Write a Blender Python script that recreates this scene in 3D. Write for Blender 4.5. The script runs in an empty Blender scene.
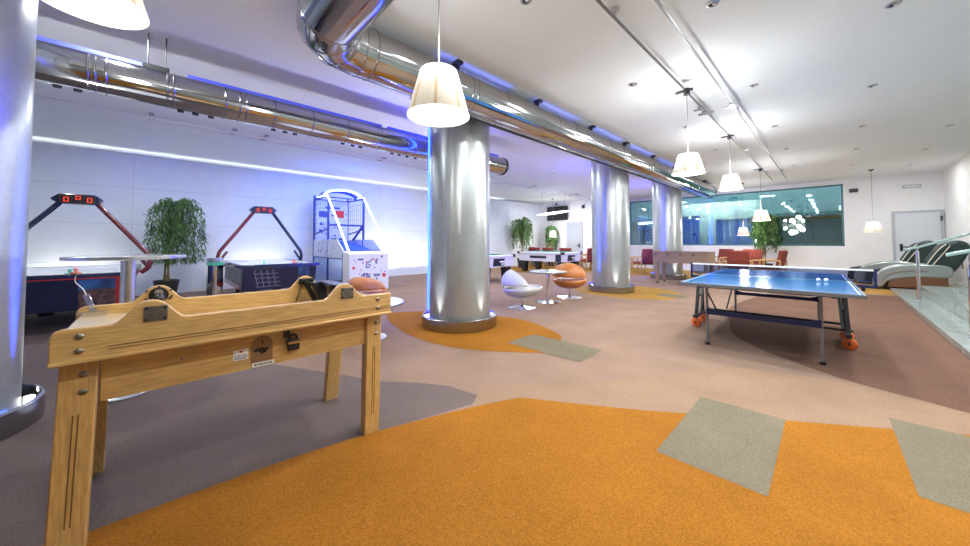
import bpy, bmesh, math, random
from mathutils import Vector, Matrix, Euler
random.seed(7)
PI = math.pi
S = bpy.context.scene
COL = S.collection
R = math.radians

# ------------------------------------------------------------------ mesh helper
class B:
    def __init__(s):
        s.bm = bmesh.new(); s.k = 0
    def mi(s, k):
        s.k = k; return s
    def _f(s, vs):
        try:
            f = s.bm.faces.new(vs); f.material_index = s.k; return f
        except ValueError:
            return None
    def box(s, x0, x1, y0, y1, z0, z1, M=None):
        c = [Vector((x, y, z)) for x in (x0, x1) for y in (y0, y1) for z in (z0, z1)]
        if M is not None: c = [M @ v for v in c]
        v = [s.bm.verts.new(p) for p in c]
        for q in ((0,1,3,2),(4,6,7,5),(0,4,5,1),(2,3,7,6),(0,2,6,4),(1,5,7,3)):
            s._f([v[i] for i in q])
        return s
    def bar(s, p0, p1, w, h=None):
        h = h or w
        p0 = Vector(p0); p1 = Vector(p1); d = p1 - p0
        q = d.to_track_quat('Z', 'Y').to_matrix().to_4x4(); q.translation = p0
        return s.box(-w/2, w/2, -h/2, h/2, 0, d.length, q)
    def ring(s, c, u, v, r, n, sx=1, sy=1):
        return [s.bm.verts.new(c + u*(r*sx*math.cos(2*PI*i/n)) + v*(r*sy*math.sin(2*PI*i/n))) for i in range(n)]
    def cyl(s, p0, p1, r0, r1=None, n=16, caps=True):
        r1 = r0 if r1 is None else r1
        p0 = Vector(p0); p1 = Vector(p1); d = (p1-p0).normalized()
        u = d.orthogonal().normalized(); v = d.cross(u)
        a = s.ring(p0, u, v, r0, n); b = s.ring(p1, u, v, r1, n)
        for i in range(n): s._f([a[i], a[(i+1) % n], b[(i+1) % n], b[i]])
        if caps: s._f(a[::-1]); s._f(b)
        return s
    def tube(s, pts, r, n=8, closed=False, caps=True):
        pts = [Vector(p) for p in pts]; L = len(pts); rings = []; pu = None
        for i, p in enumerate(pts):
            if closed: d = pts[(i+1) % L]-pts[i-1]
            else: d = pts[min(i+1, L-1)]-pts[max(i-1, 0)]
            d.normalize()
            if pu is None: u = d.orthogonal().normalized()
            else:
                u = pu - d*pu.dot(d)
                u = u.normalized() if u.length > 1e-6 else d.orthogonal().normalized()
            pu = u; v = d.cross(u)
            rr = r[i] if isinstance(r, (list, tuple)) else r
            rings.append(s.ring(p, u, v, rr, n))
        for j in range(L if closed else L-1):
            a = rings[j]; b = rings[(j+1) % L]
            for i in range(n): s._f([a[i], a[(i+1) % n], b[(i+1) % n], b[i]])
        if caps and not closed: s._f(rings[0][::-1]); s._f(rings[-1])
        return s
    def lathe(s, prof, c=(0,0,0), n=32, M=None, sx=1, sy=1, jag=None):
        c = Vector(c); rs = []
        for (r, z) in prof:
            if r < 1e-5:
                p = Vector((0,0,z)); p = M @ p if M else p
                rs.append([s.bm.verts.new(c+p)])
            else:
                L = []
                for i in range(n):
                    rr = r*(1+(jag if jag and i % 2 else 0))
                    p = Vector((rr*sx*math.cos(2*PI*i/n), rr*sy*math.sin(2*PI*i/n), z))
                    p = M @ p if M else p
                    L.append(s.bm.verts.new(c+p))
                rs.append(L)
        for a, b in zip(rs, rs[1:]):
            for i in range(n):
                j = (i+1) % n
                if len(a) == 1 and len(b) == 1: continue
                if len(a) == 1: s._f([a[0], b[j], b[i]])
                elif len(b) == 1: s._f([a[i], a[j], b[0]])
                else: s._f([a[i], a[j], b[j], b[i]])
        return s
    def prism(s, poly, ax, d0, d1, M=None):
        def P(a, b, d):
            p = Vector({'x': (d, a, b), 'y': (a, d, b), 'z': (a, b, d)}[ax])
            return M @ p if M is not None else p
        lo = [s.bm.verts.new(P(a, b, d0)) for a, b in poly]
        hi = [s.bm.verts.new(P(a, b, d1)) for a, b in poly]
        n = len(poly)
        for i in range(n): s._f([lo[i], lo[(i+1) % n], hi[(i+1) % n], hi[i]])
        s._f(lo[::-1]); s._f(hi); return s
    def ball(s, c, r, nu=16, nv=10, M=None):
        if not isinstance(r, (tuple, list)): r = (r, r, r)
        prof = [(math.sin(PI*i/nv), -math.cos(PI*i/nv)) for i in range(nv+1)]
        prof[0] = (0, -1); prof[-1] = (0, 1)
        D = Matrix.Diagonal((r[0], r[1], r[2], 1))
        return s.lathe(prof, c, nu, (M.to_4x4() @ D) if M else D)
    def poly(s, pts):
        return s._f([s.bm.verts.new(Vector(p)) for p in pts])
    def grid(s, fn, nu, nv):
        g = [[s.bm.verts.new(Vector(fn(i/nu, j/nv))) for j in range(nv+1)] for i in range(nu+1)]
        for i in range(nu):
            for j in range(nv): s._f([g[i][j], g[i+1][j], g[i+1][j+1], g[i][j+1]])
        return s

def put(name, b, mats, parent=None, bev=0, smooth=35, label=None, solid=0, sub=0, norm=True):
    me = bpy.data.meshes.new(name)
    if norm: bmesh.ops.recalc_face_normals(b.bm, faces=b.bm.faces)
    b.bm.to_mesh(me); b.bm.free()
    for m in (mats if isinstance(mats, (list, tuple)) else [mats]): me.materials.append(m)
    if smooth:
        for p in me.polygons: p.use_smooth = True
        me.set_sharp_from_angle(angle=R(smooth))
    o = bpy.data.objects.new(name, me); COL.objects.link(o)
    if parent: o.parent = parent
    if label: o['label'] = label
    if solid:
        m = o.modifiers.new('s', 'SOLIDIFY'); m.thickness = solid; m.offset = 0
    if bev:
        m = o.modifiers.new('b', 'BEVEL'); m.width = bev; m.segments = 2; m.limit_method = 'ANGLE'; m.angle_limit = R(40)
    if sub:
        m = o.modifiers.new('u', 'SUBSURF'); m.levels = sub; m.render_levels = sub
    return o

def thing(name, label, cat, loc=(0,0,0), rz=0, group=None):
    o = bpy.data.objects.new(name, None); COL.objects.link(o)
    o.empty_display_size = .1
    o.location = loc; o.rotation_euler = (0, 0, rz); o['label'] = label; o['category'] = cat
    if group: o['group'] = group
    return o
def tag(o, label, cat, group=None, kind=None):
    o['label'] = label; o['category'] = cat
    if group: o['group'] = group
    if kind: o['kind'] = kind
    return o
def struct(name, b, m, parent=None, **k):
    o = put(name, b, m, parent, **k)
    if not parent: o['kind'] = 'structure'
    return o
def dup(root, loc, rz=0, label=None, group=None):
    r = root.copy(); COL.objects.link(r); r.location = loc; r.rotation_euler = (0, 0, rz)
    if label: r['label'] = label
    if group: r['group'] = group
    for ch in list(root.children):
        c = ch.copy(); COL.objects.link(c); c.parent = r
        for g in list(ch.children):
            d = g.copy(); COL.objects.link(d); d.parent = c
    return r
def spline(pts, n=6, closed=True):
    out = []; L = len(pts)
    rng = range(L) if closed else range(L-1)
    for i in rng:
        g = lambda k: Vector(pts[k % L] if closed else pts[max(0, min(L-1, k))])
        p0, p1, p2, p3 = g(i-1), g(i), g(i+1), g(i+2)
        for t in [j/n for j in range(n)]:
            out.append(.5*((2*p1)+(p2-p0)*t+(2*p0-5*p1+4*p2-p3)*t*t+(3*p1-p0-3*p2+p3)*t**3))
    if not closed: out.append(Vector(pts[-1]))
    return out

# ------------------------------------------------------------------ materials
def mat(name, col, rough=.5, metal=0, noise=0, nscale=8, bump=0, bscale=60, emit=None, estr=0, spec=.5,
        stretch=(1,1,1), col2=None, coat=0, rvar=0, trans=0, alpha=1):
    m = bpy.data.materials.new(name); m.use_nodes = True
    nt = m.node_tree; p = nt.nodes['Principled BSDF']; N = nt.nodes.new; L = nt.links.new
    p.inputs['Base Color'].default_value = (*col, 1); p.inputs['Roughness'].default_value = rough
    p.inputs['Metallic'].default_value = metal; p.inputs['Specular IOR Level'].default_value = spec
    p.inputs['Coat Weight'].default_value = coat; p.inputs['Coat Roughness'].default_value = .08
    p.inputs['Transmission Weight'].default_value = trans; p.inputs['Alpha'].default_value = alpha
    if emit:
        p.inputs['Emission Color'].default_value = (*emit, 1); p.inputs['Emission Strength'].default_value = estr
    if noise or bump or rvar:
        tc = N('ShaderNodeTexCoord'); mp = N('ShaderNodeMapping'); mp.inputs['Scale'].default_value = stretch
        L(tc.outputs['Object'], mp.inputs['Vector'])
    if noise or rvar:
        n = N('ShaderNodeTexNoise'); n.inputs['Scale'].default_value = nscale; n.inputs['Detail'].default_value = 5
        L(mp.outputs[0], n.inputs['Vector'])
        r = N('ShaderNodeValToRGB'); r.color_ramp.elements[0].position = .32; r.color_ramp.elements[1].position = .68
        c2 = col2 or tuple(c*(1-noise) for c in col)
        r.color_ramp.elements[0].color = (*c2, 1); r.color_ramp.elements[1].color = (*col, 1)
        L(n.outputs['Fac'], r.inputs['Fac'])
        if noise: L(r.outputs['Color'], p.inputs['Base Color'])
        if rvar:
            mr = N('ShaderNodeMapRange'); mr.inputs['To Min'].default_value = rough-rvar; mr.inputs['To Max'].default_value = rough+rvar
            mr.inputs['From Min'].default_value = .3; mr.inputs['From Max'].default_value = .7
            L(n.outputs['Fac'], mr.inputs['Value']); L(mr.outputs[0], p.inputs['Roughness'])
    if bump:
        n2 = N('ShaderNodeTexNoise'); n2.inputs['Scale'].default_value = bscale; n2.inputs['Detail'].default_value = 3
        L(mp.outputs[0], n2.inputs['Vector'])
        bp = N('ShaderNodeBump'); bp.inputs['Strength'].default_value = bump; bp.inputs['Distance'].default_value = .01
        L(n2.outputs['Fac'], bp.inputs['Height']); L(bp.outputs[0], p.inputs['Normal'])
    return m
def carpet(name, c):
    m = mat(name, c, .95, noise=.38, nscale=120, bump=.6, bscale=260, spec=.1)
    nt = m.node_tree; p = nt.nodes['Principled BSDF']; src = p.inputs['Base Color'].links[0].from_socket
    tc = [n for n in nt.nodes if n.type == 'MAPPING'][0]
    n = nt.nodes.new('ShaderNodeTexNoise'); n.inputs['Scale'].default_value = 2.2; n.inputs['Detail'].default_value = 6
    nt.links.new(tc.outputs[0], n.inputs['Vector'])
    mr = nt.nodes.new('ShaderNodeMapRange'); mr.inputs['From Min'].default_value = .3; mr.inputs['From Max'].default_value = .7
    mr.inputs['To Min'].default_value = .86; mr.inputs['To Max'].default_value = 1.06
    nt.links.new(n.outputs['Fac'], mr.inputs['Value'])
    mx = nt.nodes.new('ShaderNodeMix'); mx.data_type = 'RGBA'; mx.blend_type = 'MULTIPLY'; mx.inputs['Factor'].default_value = 1
    nt.links.new(src, mx.inputs['A']); nt.links.new(mr.outputs[0], mx.inputs['B']); nt.links.new(mx.outputs['Result'], p.inputs['Base Color'])
    return m
def glass(name, tint, refl, rough=.01, gtint=(1,1,1)):
    m = bpy.data.materials.new(name); m.use_nodes = True; nt = m.node_tree; nt.nodes.remove(nt.nodes['Principled BSDF'])
    o = nt.nodes['Material Output']; t = nt.nodes.new('ShaderNodeBsdfTransparent'); g = nt.nodes.new('ShaderNodeBsdfGlossy')
    t.inputs[0].default_value = (*tint, 1); g.inputs['Color'].default_value = (*gtint, 1); g.inputs['Roughness'].default_value = rough
    x = nt.nodes.new('ShaderNodeMixShader'); x.inputs[0].default_value = refl
    nt.links.new(t.outputs[0], x.inputs[1]); nt.links.new(g.outputs[0], x.inputs[2]); nt.links.new(x.outputs[0], o.inputs[0])
    return m
def wall_panel(name, col):
    m = mat(name, col, .75, noise=.05, nscale=3, bump=.15, bscale=40)
    nt = m.node_tree; p = nt.nodes['Principled BSDF']; src = p.inputs['Base Color'].links[0].from_socket
    N = nt.nodes.new; L = nt.links.new
    tc = N('ShaderNodeTexCoord'); sp = N('ShaderNodeSeparateXYZ'); L(tc.outputs['Object'], sp.inputs[0])
    def line(sock, step, off, w):
        a = N('ShaderNodeMath'); a.operation = 'ADD'; a.inputs[1].default_value = off; L(sock, a.inputs[0])
        b = N('ShaderNodeMath'); b.operation = 'PINGPONG'; b.inputs[1].default_value = step/2; L(a.outputs[0], b.inputs[0])
        c = N('ShaderNodeMath'); c.operation = 'LESS_THAN'; c.inputs[1].default_value = w; L(b.outputs[0], c.inputs[0])
        return c.outputs[0]
    h = line(sp.outputs['Z'], .82, 0, .005); v = line(sp.outputs['Y'], 3.0, .4, .004)
    mx = N('ShaderNodeMath'); mx.operation = 'MAXIMUM'; L(h, mx.inputs[0]); L(v, mx.inputs[1])
    mix = N('ShaderNodeMix'); mix.data_type = 'RGBA'; L(mx.outputs[0], mix.inputs['Factor']); L(src, mix.inputs['A'])
    mix.inputs['B'].default_value = (*[c*.72 for c in col], 1); L(mix.outputs['Result'], p.inputs['Base Color'])
    return m
def galv(name, col, rough):
    m = mat(name, col, rough, .76, noise=.07, nscale=3, rvar=.03)
    nt = m.node_tree; p = nt.nodes['Principled BSDF']; N = nt.nodes.new; L = nt.links.new
    src = p.inputs['Base Color'].links[0].from_socket
    tc = N('ShaderNodeTexCoord'); v = N('ShaderNodeTexVoronoi'); v.inputs['Scale'].default_value = 38
    L(tc.outputs['Object'], v.inputs['Vector'])
    mr = N('ShaderNodeMapRange'); mr.inputs['To Min'].default_value = .93; mr.inputs['To Max'].default_value = 1.03
    L(v.outputs['Color'], mr.inputs['Value'])
    mx = N('ShaderNodeMix'); mx.data_type = 'RGBA'; mx.blend_type = 'MULTIPLY'; mx.inputs['Factor'].default_value = 1
    L(src, mx.inputs['A']); L(mr.outputs[0], mx.inputs['B']); L(mx.outputs['Result'], p.inputs['Base Color'])
    n = N('ShaderNodeTexNoise'); n.inputs['Scale'].default_value = 9; L(tc.outputs['Object'], n.inputs['Vector'])
    bp = N('ShaderNodeBump'); bp.inputs['Strength'].default_value = .012; bp.inputs['Distance'].default_value = .02
    L(n.outputs['Fac'], bp.inputs['Height']); L(bp.outputs[0], p.inputs['Normal'])
    return m

M = dict(
    seam=mat('lamp_shade_seam', (.70,.55,.33), .8, emit=(1,.80,.50), estr=.22),
    ringm=mat('ring_steel', (.36,.36,.37), .22, 1, noise=.1, nscale=6),
    bluetube=mat('blue_neon', (.2,.3,1), .5, emit=(.003,.016,1), estr=42),
    trackm=mat('grey_track', (.14,.145,.15), .45, .3),
    orange=carpet('orange_carpet', (.40,.155,.018)), beige=carpet('beige_carpet', (.355,.235,.172)), tan=carpet('tan_carpet', (.37,.24,.16)),
    brown=carpet('brown_carpet', (.20,.108,.075)), grey=carpet('grey_carpet', (.235,.198,.135)), dusk=carpet('mauve_grey_carpet', (.20,.152,.14)),
    ochre=carpet('ochre_carpet', (.46,.25,.06)),
    ceil=mat('white_plaster', (.79,.815,.81), .85, noise=.03, nscale=2, bump=.06, bscale=90),
    wallL=wall_panel('white_wall_panel', (.76,.80,.80)), wall=mat('white_wall_paint', (.80,.79,.77), .8, noise=.04, nscale=3),
    white=mat('white_gloss', (.82,.82,.83), .3), whitem=mat('white_matt', (.80,.80,.78), .7), trimw=mat('white_trim', (.78,.78,.76), .5),
    galv=galv('galvanised_steel', (.47,.495,.50), .31), duct=mat('duct_steel', (.54,.55,.56), .10, 1.0, noise=.06, nscale=4, bump=.02, bscale=6),
    chrome=mat('chrome', (.82,.82,.84), .08, 1), steel=mat('brushed_steel', (.62,.63,.65), .28, 1, noise=.1, nscale=30), alu=mat('grey_aluminium', (.22,.23,.245), .45, .8),
    dmetal=mat('dark_metal', (.05,.05,.055), .4, .6), black=mat('black_plastic', (.012,.012,.014), .35), blackr=mat('black_rubber', (.015,.015,.015), .7),
    oaky=mat('oak_rail', (.66,.40,.14), .38, noise=.3, nscale=9, stretch=(14,1.2,14), coat=.25), oakz=mat('oak_leg', (.64,.38,.13), .38, noise=.3, nscale=9, stretch=(14,14,1.2), coat=.25),
    oakp=mat('pale_oak_board', (.70,.56,.36), .25, noise=.15, nscale=6, stretch=(8,1,8), coat=.6), groove=mat('routed_groove', (.17,.075,.02), .7),
    edge=mat('pale_worn_edge', (.74,.55,.34), .5),
    pewter=mat('pewter_plate', (.20,.18,.15), .42, .8, noise=.3, nscale=40), bolt=mat('bolt_metal', (.28,.26,.23), .35, 1), coin=mat('brown_coin_plate', (.27,.15,.075), .4, .2),
    brass=mat('brass', (.75,.50,.18), .3, 1), paper=mat('white_sticker', (.82,.80,.75), .6), ink=mat('grey_print', (.10,.10,.13), .6), redink=mat('red_print', (.65,.03,.03), .6),
    navy=mat('navy_panel', (.012,.018,.05), .3, coat=.3), red=mat('red_lacquer', (.40,.03,.03), .25, coat=.5), redtube=mat('red_tube', (.15,.015,.02), .25, coat=.5), navyt=mat('navy_tube', (.015,.02,.06), .25, coat=.5),
    playw=mat('white_playfield', (.80,.84,.88), .15), picb=mat('blue_picture', (.05,.16,.42), .4, noise=.8, nscale=5, col2=(.02,.03,.06)), picr=mat('brown_picture', (.20,.10,.07), .4, noise=.8, nscale=18, col2=(.03,.03,.05)),
    puckp=mat('pink_pusher', (.85,.30,.22), .35), puckg=mat('green_pusher', (.10,.50,.33), .35), puckt=mat('teal_pusher', (.18,.60,.60), .35), puckr=mat('red_pusher', (.80,.16,.14), .35),
    led_red=mat('red_digit', (.5,.02,.02), .4, emit=(1,.08,.03), estr=.7), grid=mat('pale_grid_print', (.25,.25,.31), .4),
    neon=mat('neon_tube', (.9,.95,1), .3, emit=(.45,.66,1), estr=5.0), arch=mat('neon_arch', (.9,.95,1), .3, emit=(.55,.75,1), estr=2.6),
    bluef=mat('blue_frame', (.02,.05,.30), .35), blued=mat('blue_ramp', (.03,.10,.55), .5), blueink=mat('blue_print', (.05,.07,.30), .5), art=mat('speckled_artwork', (.80,.82,.86), .4, noise=.3, nscale=22, col2=(.5,.55,.72)),
    shade=mat('lamp_shade_fabric', (.86,.80,.68), .8, emit=(1,.90,.70), estr=.30), diff=mat('lamp_diffuser', (1,1,1), .6, emit=(1,.95,.84), estr=5.0), cord=mat('lamp_cord', (.13,.13,.125), .6),
    leaf=mat('green_leaf', (.10,.20,.045), .45, noise=.6, nscale=7, col2=(.03,.08,.015)), leafy=mat('light_green_leaf', (.15,.25,.06), .45, noise=.6, nscale=7, col2=(.06,.12,.03)), stem=mat('plant_stem', (.22,.17,.07), .7),
    pot=mat('dark_pot', (.035,.033,.035), .4), soil=mat('soil', (.03,.02,.012), .9),
    ltab=mat('white_table_top', (.80,.81,.83), .12, coat=.4), wleather=mat('white_leather', (.55,.54,.50), .4, noise=.08), oleather=mat('orange_leather', (.52,.175,.035), .4, noise=.15, nscale=6),
    slate=mat('teal_cloth', (.02,.28,.27), .8), ppt=mat('blue_table_top', (.018,.115,.31), .16, spec=.35), ppline=mat('white_line', (.50,.55,.62), .4), ppblue=mat('blue_steel', (.012,.02,.085), .4, .3),
    netc=mat('net_band_white', (.78,.78,.76), .7), orangew=mat('orange_wheel', (.70,.13,.02), .4),
    fooswood=mat('foosball_wood', (.30,.205,.125), .45, noise=.3, nscale=8, stretch=(2,10,10)),
    redfab=mat('red_fabric', (.23,.04,.025), .85, noise=.25, nscale=30), beech=mat('beech_arm', (.55,.33,.12), .4, noise=.2, nscale=12),
    marble=mat('pale_marble', (.29,.335,.31), .22, noise=.28, nscale=3.5, col2=(.20,.235,.22), coat=.3), grnglass=mat('green_glass_rail', (.30,.43,.40), .1, coat=.5, spec=.8),
    msil=mat('silver_shell', (.33,.37,.35), .22, .5, coat=.5), mgreen=mat('dark_green_vinyl', (.012,.03,.026), .35), mblue=mat('blue_vinyl', (.01,.025,.17), .32), mbrown=mat('brown_wood_panel', (.16,.065,.025), .35, noise=.3, nscale=10, coat=.4), piping=mat('cream_piping', (.62,.56,.44), .5),
    door=mat('pale_grey_door', (.60,.63,.65), .45), doorg=mat('grey_door', (.36,.39,.43), .5), frameg=mat('grey_frame', (.42,.44,.46), .45), wframe=mat('teal_frame', (.05,.16,.17), .4),
    glass=glass('window_glass', (.70,.83,.81), .30, .015, (.60,.80,.83)), cglass=glass('clear_panel', (.75,.82,.9), .12, .05), netg=glass('net_mesh', (.55,.6,.75), .05, .4, (.3,.3,.35)),
    outteal=mat('teal_reflection_backdrop', (.13,.27,.31), .8, noise=.2, nscale=1.2, stretch=(.4,1,4)), hedge=mat('backdrop_hedge', (.075,.125,.07), .8, noise=.6, nscale=9), outblue=mat('blue_reflection_panel', (.02,.13,.75), .6), outwhite=mat('pale_backdrop', (.45,.5,.48), .8, noise=.4, nscale=2),
    screen=mat('tv_screen', (.012,.013,.017), .12), bluelight=mat('blue_led', (.1,.12,.5), .5, emit=(.05,.09,.8), estr=.5), upw=mat('white_uplight', (1,1,1), .4, emit=(1,.97,.92), estr=7), upb=mat('blue_uplight', (.2,.3,1), .4, emit=(.1,.2,1), estr=6),
    clear=glass('clear_plastic', (.85,.88,.95), .16, .08), wlamp=mat('white_pendant_glow', (1,1,1), .5, emit=(.93,.97,1), estr=3),
)

ZC = 3.32; XL = -11.1; YF = 16.5; XR = 2.3
# ------------------------------------------------------------------ shell
fl = B(); lay = [0]
def patch(pts, k, sm=0, closed=True):
    lay[0] += 1; z = lay[0]*.0006
    P = spline(pts, sm) if sm else [Vector(p) for p in pts]
    fl.mi(k); fl.poly([(p[0], p[1], z) for p in P])
fl.mi(0); fl.poly([(XL,-2.6,0),(5.2,-2.6,0),(5.2,YF,0),(XL,YF,0)])
edgeA = [(-2.0,-2.6),(-2.24,-.5),(-2.22,-.17),(-2.19,.36),(-2.12,.89),(-2.01,1.33),(-1.88,1.75),(-1.748,2.085)]
edgeA2 = [(-1.48,2.25),(-1.006,2.56),(-.765,2.74),(-.266,3.117),(.23,3.477),(.579,3.735),(1.3,4.25)]
patch([(XL,-2.6),(-2.0,-2.6),(-2.2,0),(-2.1,1.0),(-1.9,1.9),(-2.31,1.82),(-2.56,1.667),(-2.787,1.47),(-4.2,.75),(-6.5,.9),(XL,.4)], 5)
patch([(-1.9,1.7),(-2.1,2.0),(-1.5,2.75),(-.75,4.1),(.083,4.375),(.66,4.214),(1.4,4.3),(.3,3.4)], 1)
patch([tuple(p) for p in spline([(1.6,3.9),(.66,4.214),(.425,4.3),(.083,4.42),(-.329,4.734),(-.6,5.0),(-.939,5.509),(-1.15,6.43),(-1.36,7.5),(-1.34,8.627),(-1.2,9.8),(-.984,10.982),(-.3,11.6),(.47,11.9),(1.2,12.2)], 5, False)], 2)
patch([(XL,11.2),(-10,10.9),(-8.97,10.72),(-7.97,11.75),(-6.97,12.78),(-5.4,12.7),(-3,12.9),(.5,12.2),(1.2,12.3),(XR,12.6),(XR,YF),(XL,YF)], 6)
patch([tuple(p) for p in spline([(-2.25,3.2),(-2.34,3.036),(-2.722,2.711),(-2.967,2.569),(-3.28,2.465),(-3.716,2.416),(-4.283,2.48),(-4.9,2.64),(-5.32,2.9),(-5.2,3.3),(-4.6,3.85),(-3.895,4.1),(-3.6,4.16),(-3.239,4.151),(-2.768,3.974),(-2.45,3.75)], 5)], 3)
patch([tuple(p) for p in spline([(-5.0,8.2),(-4.506,7.61),(-3.889,7.387),(-3.211,7.338),(-2.734,7.623),(-2.43,7.936),(-2.45,8.5),(-2.516,8.878),(-2.881,9.281),(-3.439,9.6),(-3.9,9.6),(-4.7,9.2)], 5)], 6)
patch([(-2.80,3.1),(-2.80,3.62),(-1.85,3.66),(-1.83,3.13)], 4)
patch([(-2.87,8.25),(-2.85,8.75),(-2.3,8.78),(-2.32,8.27)], 4)
patch([tuple(p) for p in spline(edgeA, 4, False)] + [tuple(p) for p in spline(edgeA2, 4, False)] + [(1.3,-2.6)], 3)
patch([(-.75,2.125),(-.245,2.137),(-.255,3.134),(-.755,3.125)], 4)
patch([(.262,2.66),(.77,2.66),(.75,3.70),(.245,3.69)], 4)
struct('floor', fl, [M['beige'], M['tan'], M['brown'], M['orange'], M['grey'], M['dusk'], M['ochre']], smooth=0, norm=False)

struct('ceiling', B().box(XL-.2, 5.3, -2.8, YF+.2, ZC, ZC+.15), M['ceil'])
struct('wall_left', B().box(XL-.2, XL, -2.8, YF+.2, 0, ZC), M['wallL'])
YT = 14.9
WX0, WX1, WZ0, WZ1 = -6.86, .28, 1.09, 3.18
w = B()
w.box(XL, -7.15, YT, YF+.2, 0, ZC).box(-7.15, WX0, YF, YF+.2, 0, ZC).box(WX1, XR+.2, YF, YF+.2, 0, ZC).box(WX0, WX1, YF, YF+.2, 0, WZ0).box(WX0, WX1, YF, YF+.2, WZ1, ZC)
struct('wall_far', w, M['wall'])
struct('wall_right', B().box(XR, XR+.2, 13.3, YF, 0, ZC), M['wall'])
struct('wall_stair', B().box(XR+.2, 5.3, 13.3, 13.5, 0, ZC), M['wall'])
struct('wall_side', B().box(5.1, 5.3, -2.8, 13.3, 0, ZC), M['wall'])
struct('wall_back', B().box(XL, 5.3, -2.8, -2.6, 0, ZC), mat('dim_back_wall', (.30,.33,.35), .5))
struct('baseboard_far', B().box(-7.13, 1.25, YF-.015, YF, 0, .08), M['trimw'])
struct('baseboard_left', B().box(XL, XL+.015, -2.6, YT-.02, 0, .08), M['trimw'])
tr = struct('trim_1', B().box(XL, XL+.10, -2.6, YT, ZC-.10, ZC-.075), M['trimw'])
struct('trim_2', B().box(-7.13, XR, YF-.05, YF, ZC-.03, ZC), M['trimw'])
# window
win = B()
t = .05
win.box(WX0, WX1, YF+.02, YF+.12, WZ0, WZ0+t).box(WX0, WX1, YF+.02, YF+.12, WZ1-t, WZ1).box(WX0, WX0+t, YF+.02, YF+.12, WZ0, WZ1).box(WX1-t, WX1, YF+.02, YF+.12, WZ0, WZ1)
w1 = struct('window_1', win, M['wframe'])
mul = [-6.0, -5.15, -4.25, -3.55, -2.55, -1.6, -.66]
xs = [WX0+t] + mul + [WX1-t]
for x in mul:
    put('mullion', B().box(x-.006, x+.006, YF+.05, YF+.09, WZ0+t, WZ1-t), M['wframe'], w1)
for a, b in zip(xs, xs[1:]):
    put('pane', B().box(a+.015, b-.015, YF+.06, YF+.068, WZ0+t, WZ1-t), M['glass'], w1)
# behind the glass: made-up coloured backdrop standing in for reflections in the panes
struct('wall_backdrop', B().box(-8.5, 2, YF+3.0, YF+3.1, -.1, 5), M['outteal'])  # teal stands in for the ceiling reflected in the panes
struct('floor_outside', B().box(-8.5, 2, YF+.2, YF+3.0, -.12, -.02), M['soil'])
def hedge(name, x0, x1, y0, y1, z1, label):
    b = B()
    rnd = random.Random(hash(x0) % 1000)
    for i in range(900):
        f = rnd.random()
        p = Vector((rnd.uniform(x0, x1), rnd.uniform(y0, y1), rnd.uniform(0, z1)))
        s = rnd.uniform(.05, .11); q = Euler((rnd.uniform(0,6), rnd.uniform(0,6), rnd.uniform(0,6))).to_matrix()
        b.poly([p+q@Vector(v) for v in ((-s,0,0),(0,-s*.5,.02),(s,0,0),(0,s*.5,.02))])
    b.box(x0+.1, x1-.1, y0+.1, y1-.1, 0, z1-.1)
    o = put(name, b, M['hedge'], smooth=0); tag(o, label, 'hedge')
hedge('hedge', -1.95, 1.0, YF+.5, YF+1.1, 2.33, 'made-up dark clipped hedge outside behind the right half of the window')  # made-up dark backdrop for the lower part of the panes
hedge('hedge', -8.0, -5.5, YF+.5, YF+1.1, 2.33, 'made-up dark hedge outside behind the left end of the window between two columns')
for (a, b_, z1, lab) in ((-4.85, -4.05, 2.38, 'made-up narrow bright blue blind behind the glass just right of the farthest column'), (-3.45, -2.1, 2.18, 'made-up wide blue blind behind the glass beside the tall plant')):
    r = thing('backdrop_blind', lab, 'blind', (0, YF+.55, 0), 0, 'made-up blue blinds behind the window')  # made-up panels standing in for blue reflections in the glass
    n = 14
    bb = B()
    for i in range(n):
        x = a+(b_-a)*i/n
        bb.box(x, x+(b_-a)/n*.96, -.012+.012*(i % 2), .012*(i % 2), .3, z1)
    put('blind_fabric', bb, M['outblue'], r)
    put('head_rail', B().box(a, b_, -.03, .03, z1, z1+.06), M['whitem'], r)
struct('wall_backdrop_pale', B().box(-5.2, -2.0, YF+1.0, YF+1.1, 0, 2.95), M['outwhite'])  # made-up pale backdrop behind the blue panels
# doors
def door(name, x0, x1, z1, m, hx, hs, YF=YF):
    d = struct(name, B().box(x0, x1, YF-.03, YF-.005, .01, z1), m, bev=.004)
    fr = B(); fw = .06
    fr.box(x0-fw, x0, YF-.045, YF-.002, 0, z1+fw).box(x1, x1+fw, YF-.045, YF-.002, 0, z1+fw).box(x0, x1, YF-.045, YF-.002, z1, z1+fw)
    put('door_frame', fr, M['frameg'], d)
    put('door_handle', B().box(hx-.03, hx+.03, YF-.045, YF-.03, .95, 1.17).cyl((hx, YF-.04, 1.08), (hx, YF-.10, 1.08), .014).cyl((hx, YF-.09, 1.08), (hx+.16*hs, YF-.09, 1.08), .014), M['black'], d)
    return d
d1 = door('door_1', 1.36, 2.22, 2.12, M['door'], 1.47, 1)
put('hinge', B().cyl((2.23, YF-.06, 1.85), (2.23, YF-.06, 2.0), .02), M['dmetal'], d1)
door('door_2', -9.33, -8.56, 2.16, M['doorg'], -8.66, -1, YT)

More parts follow.
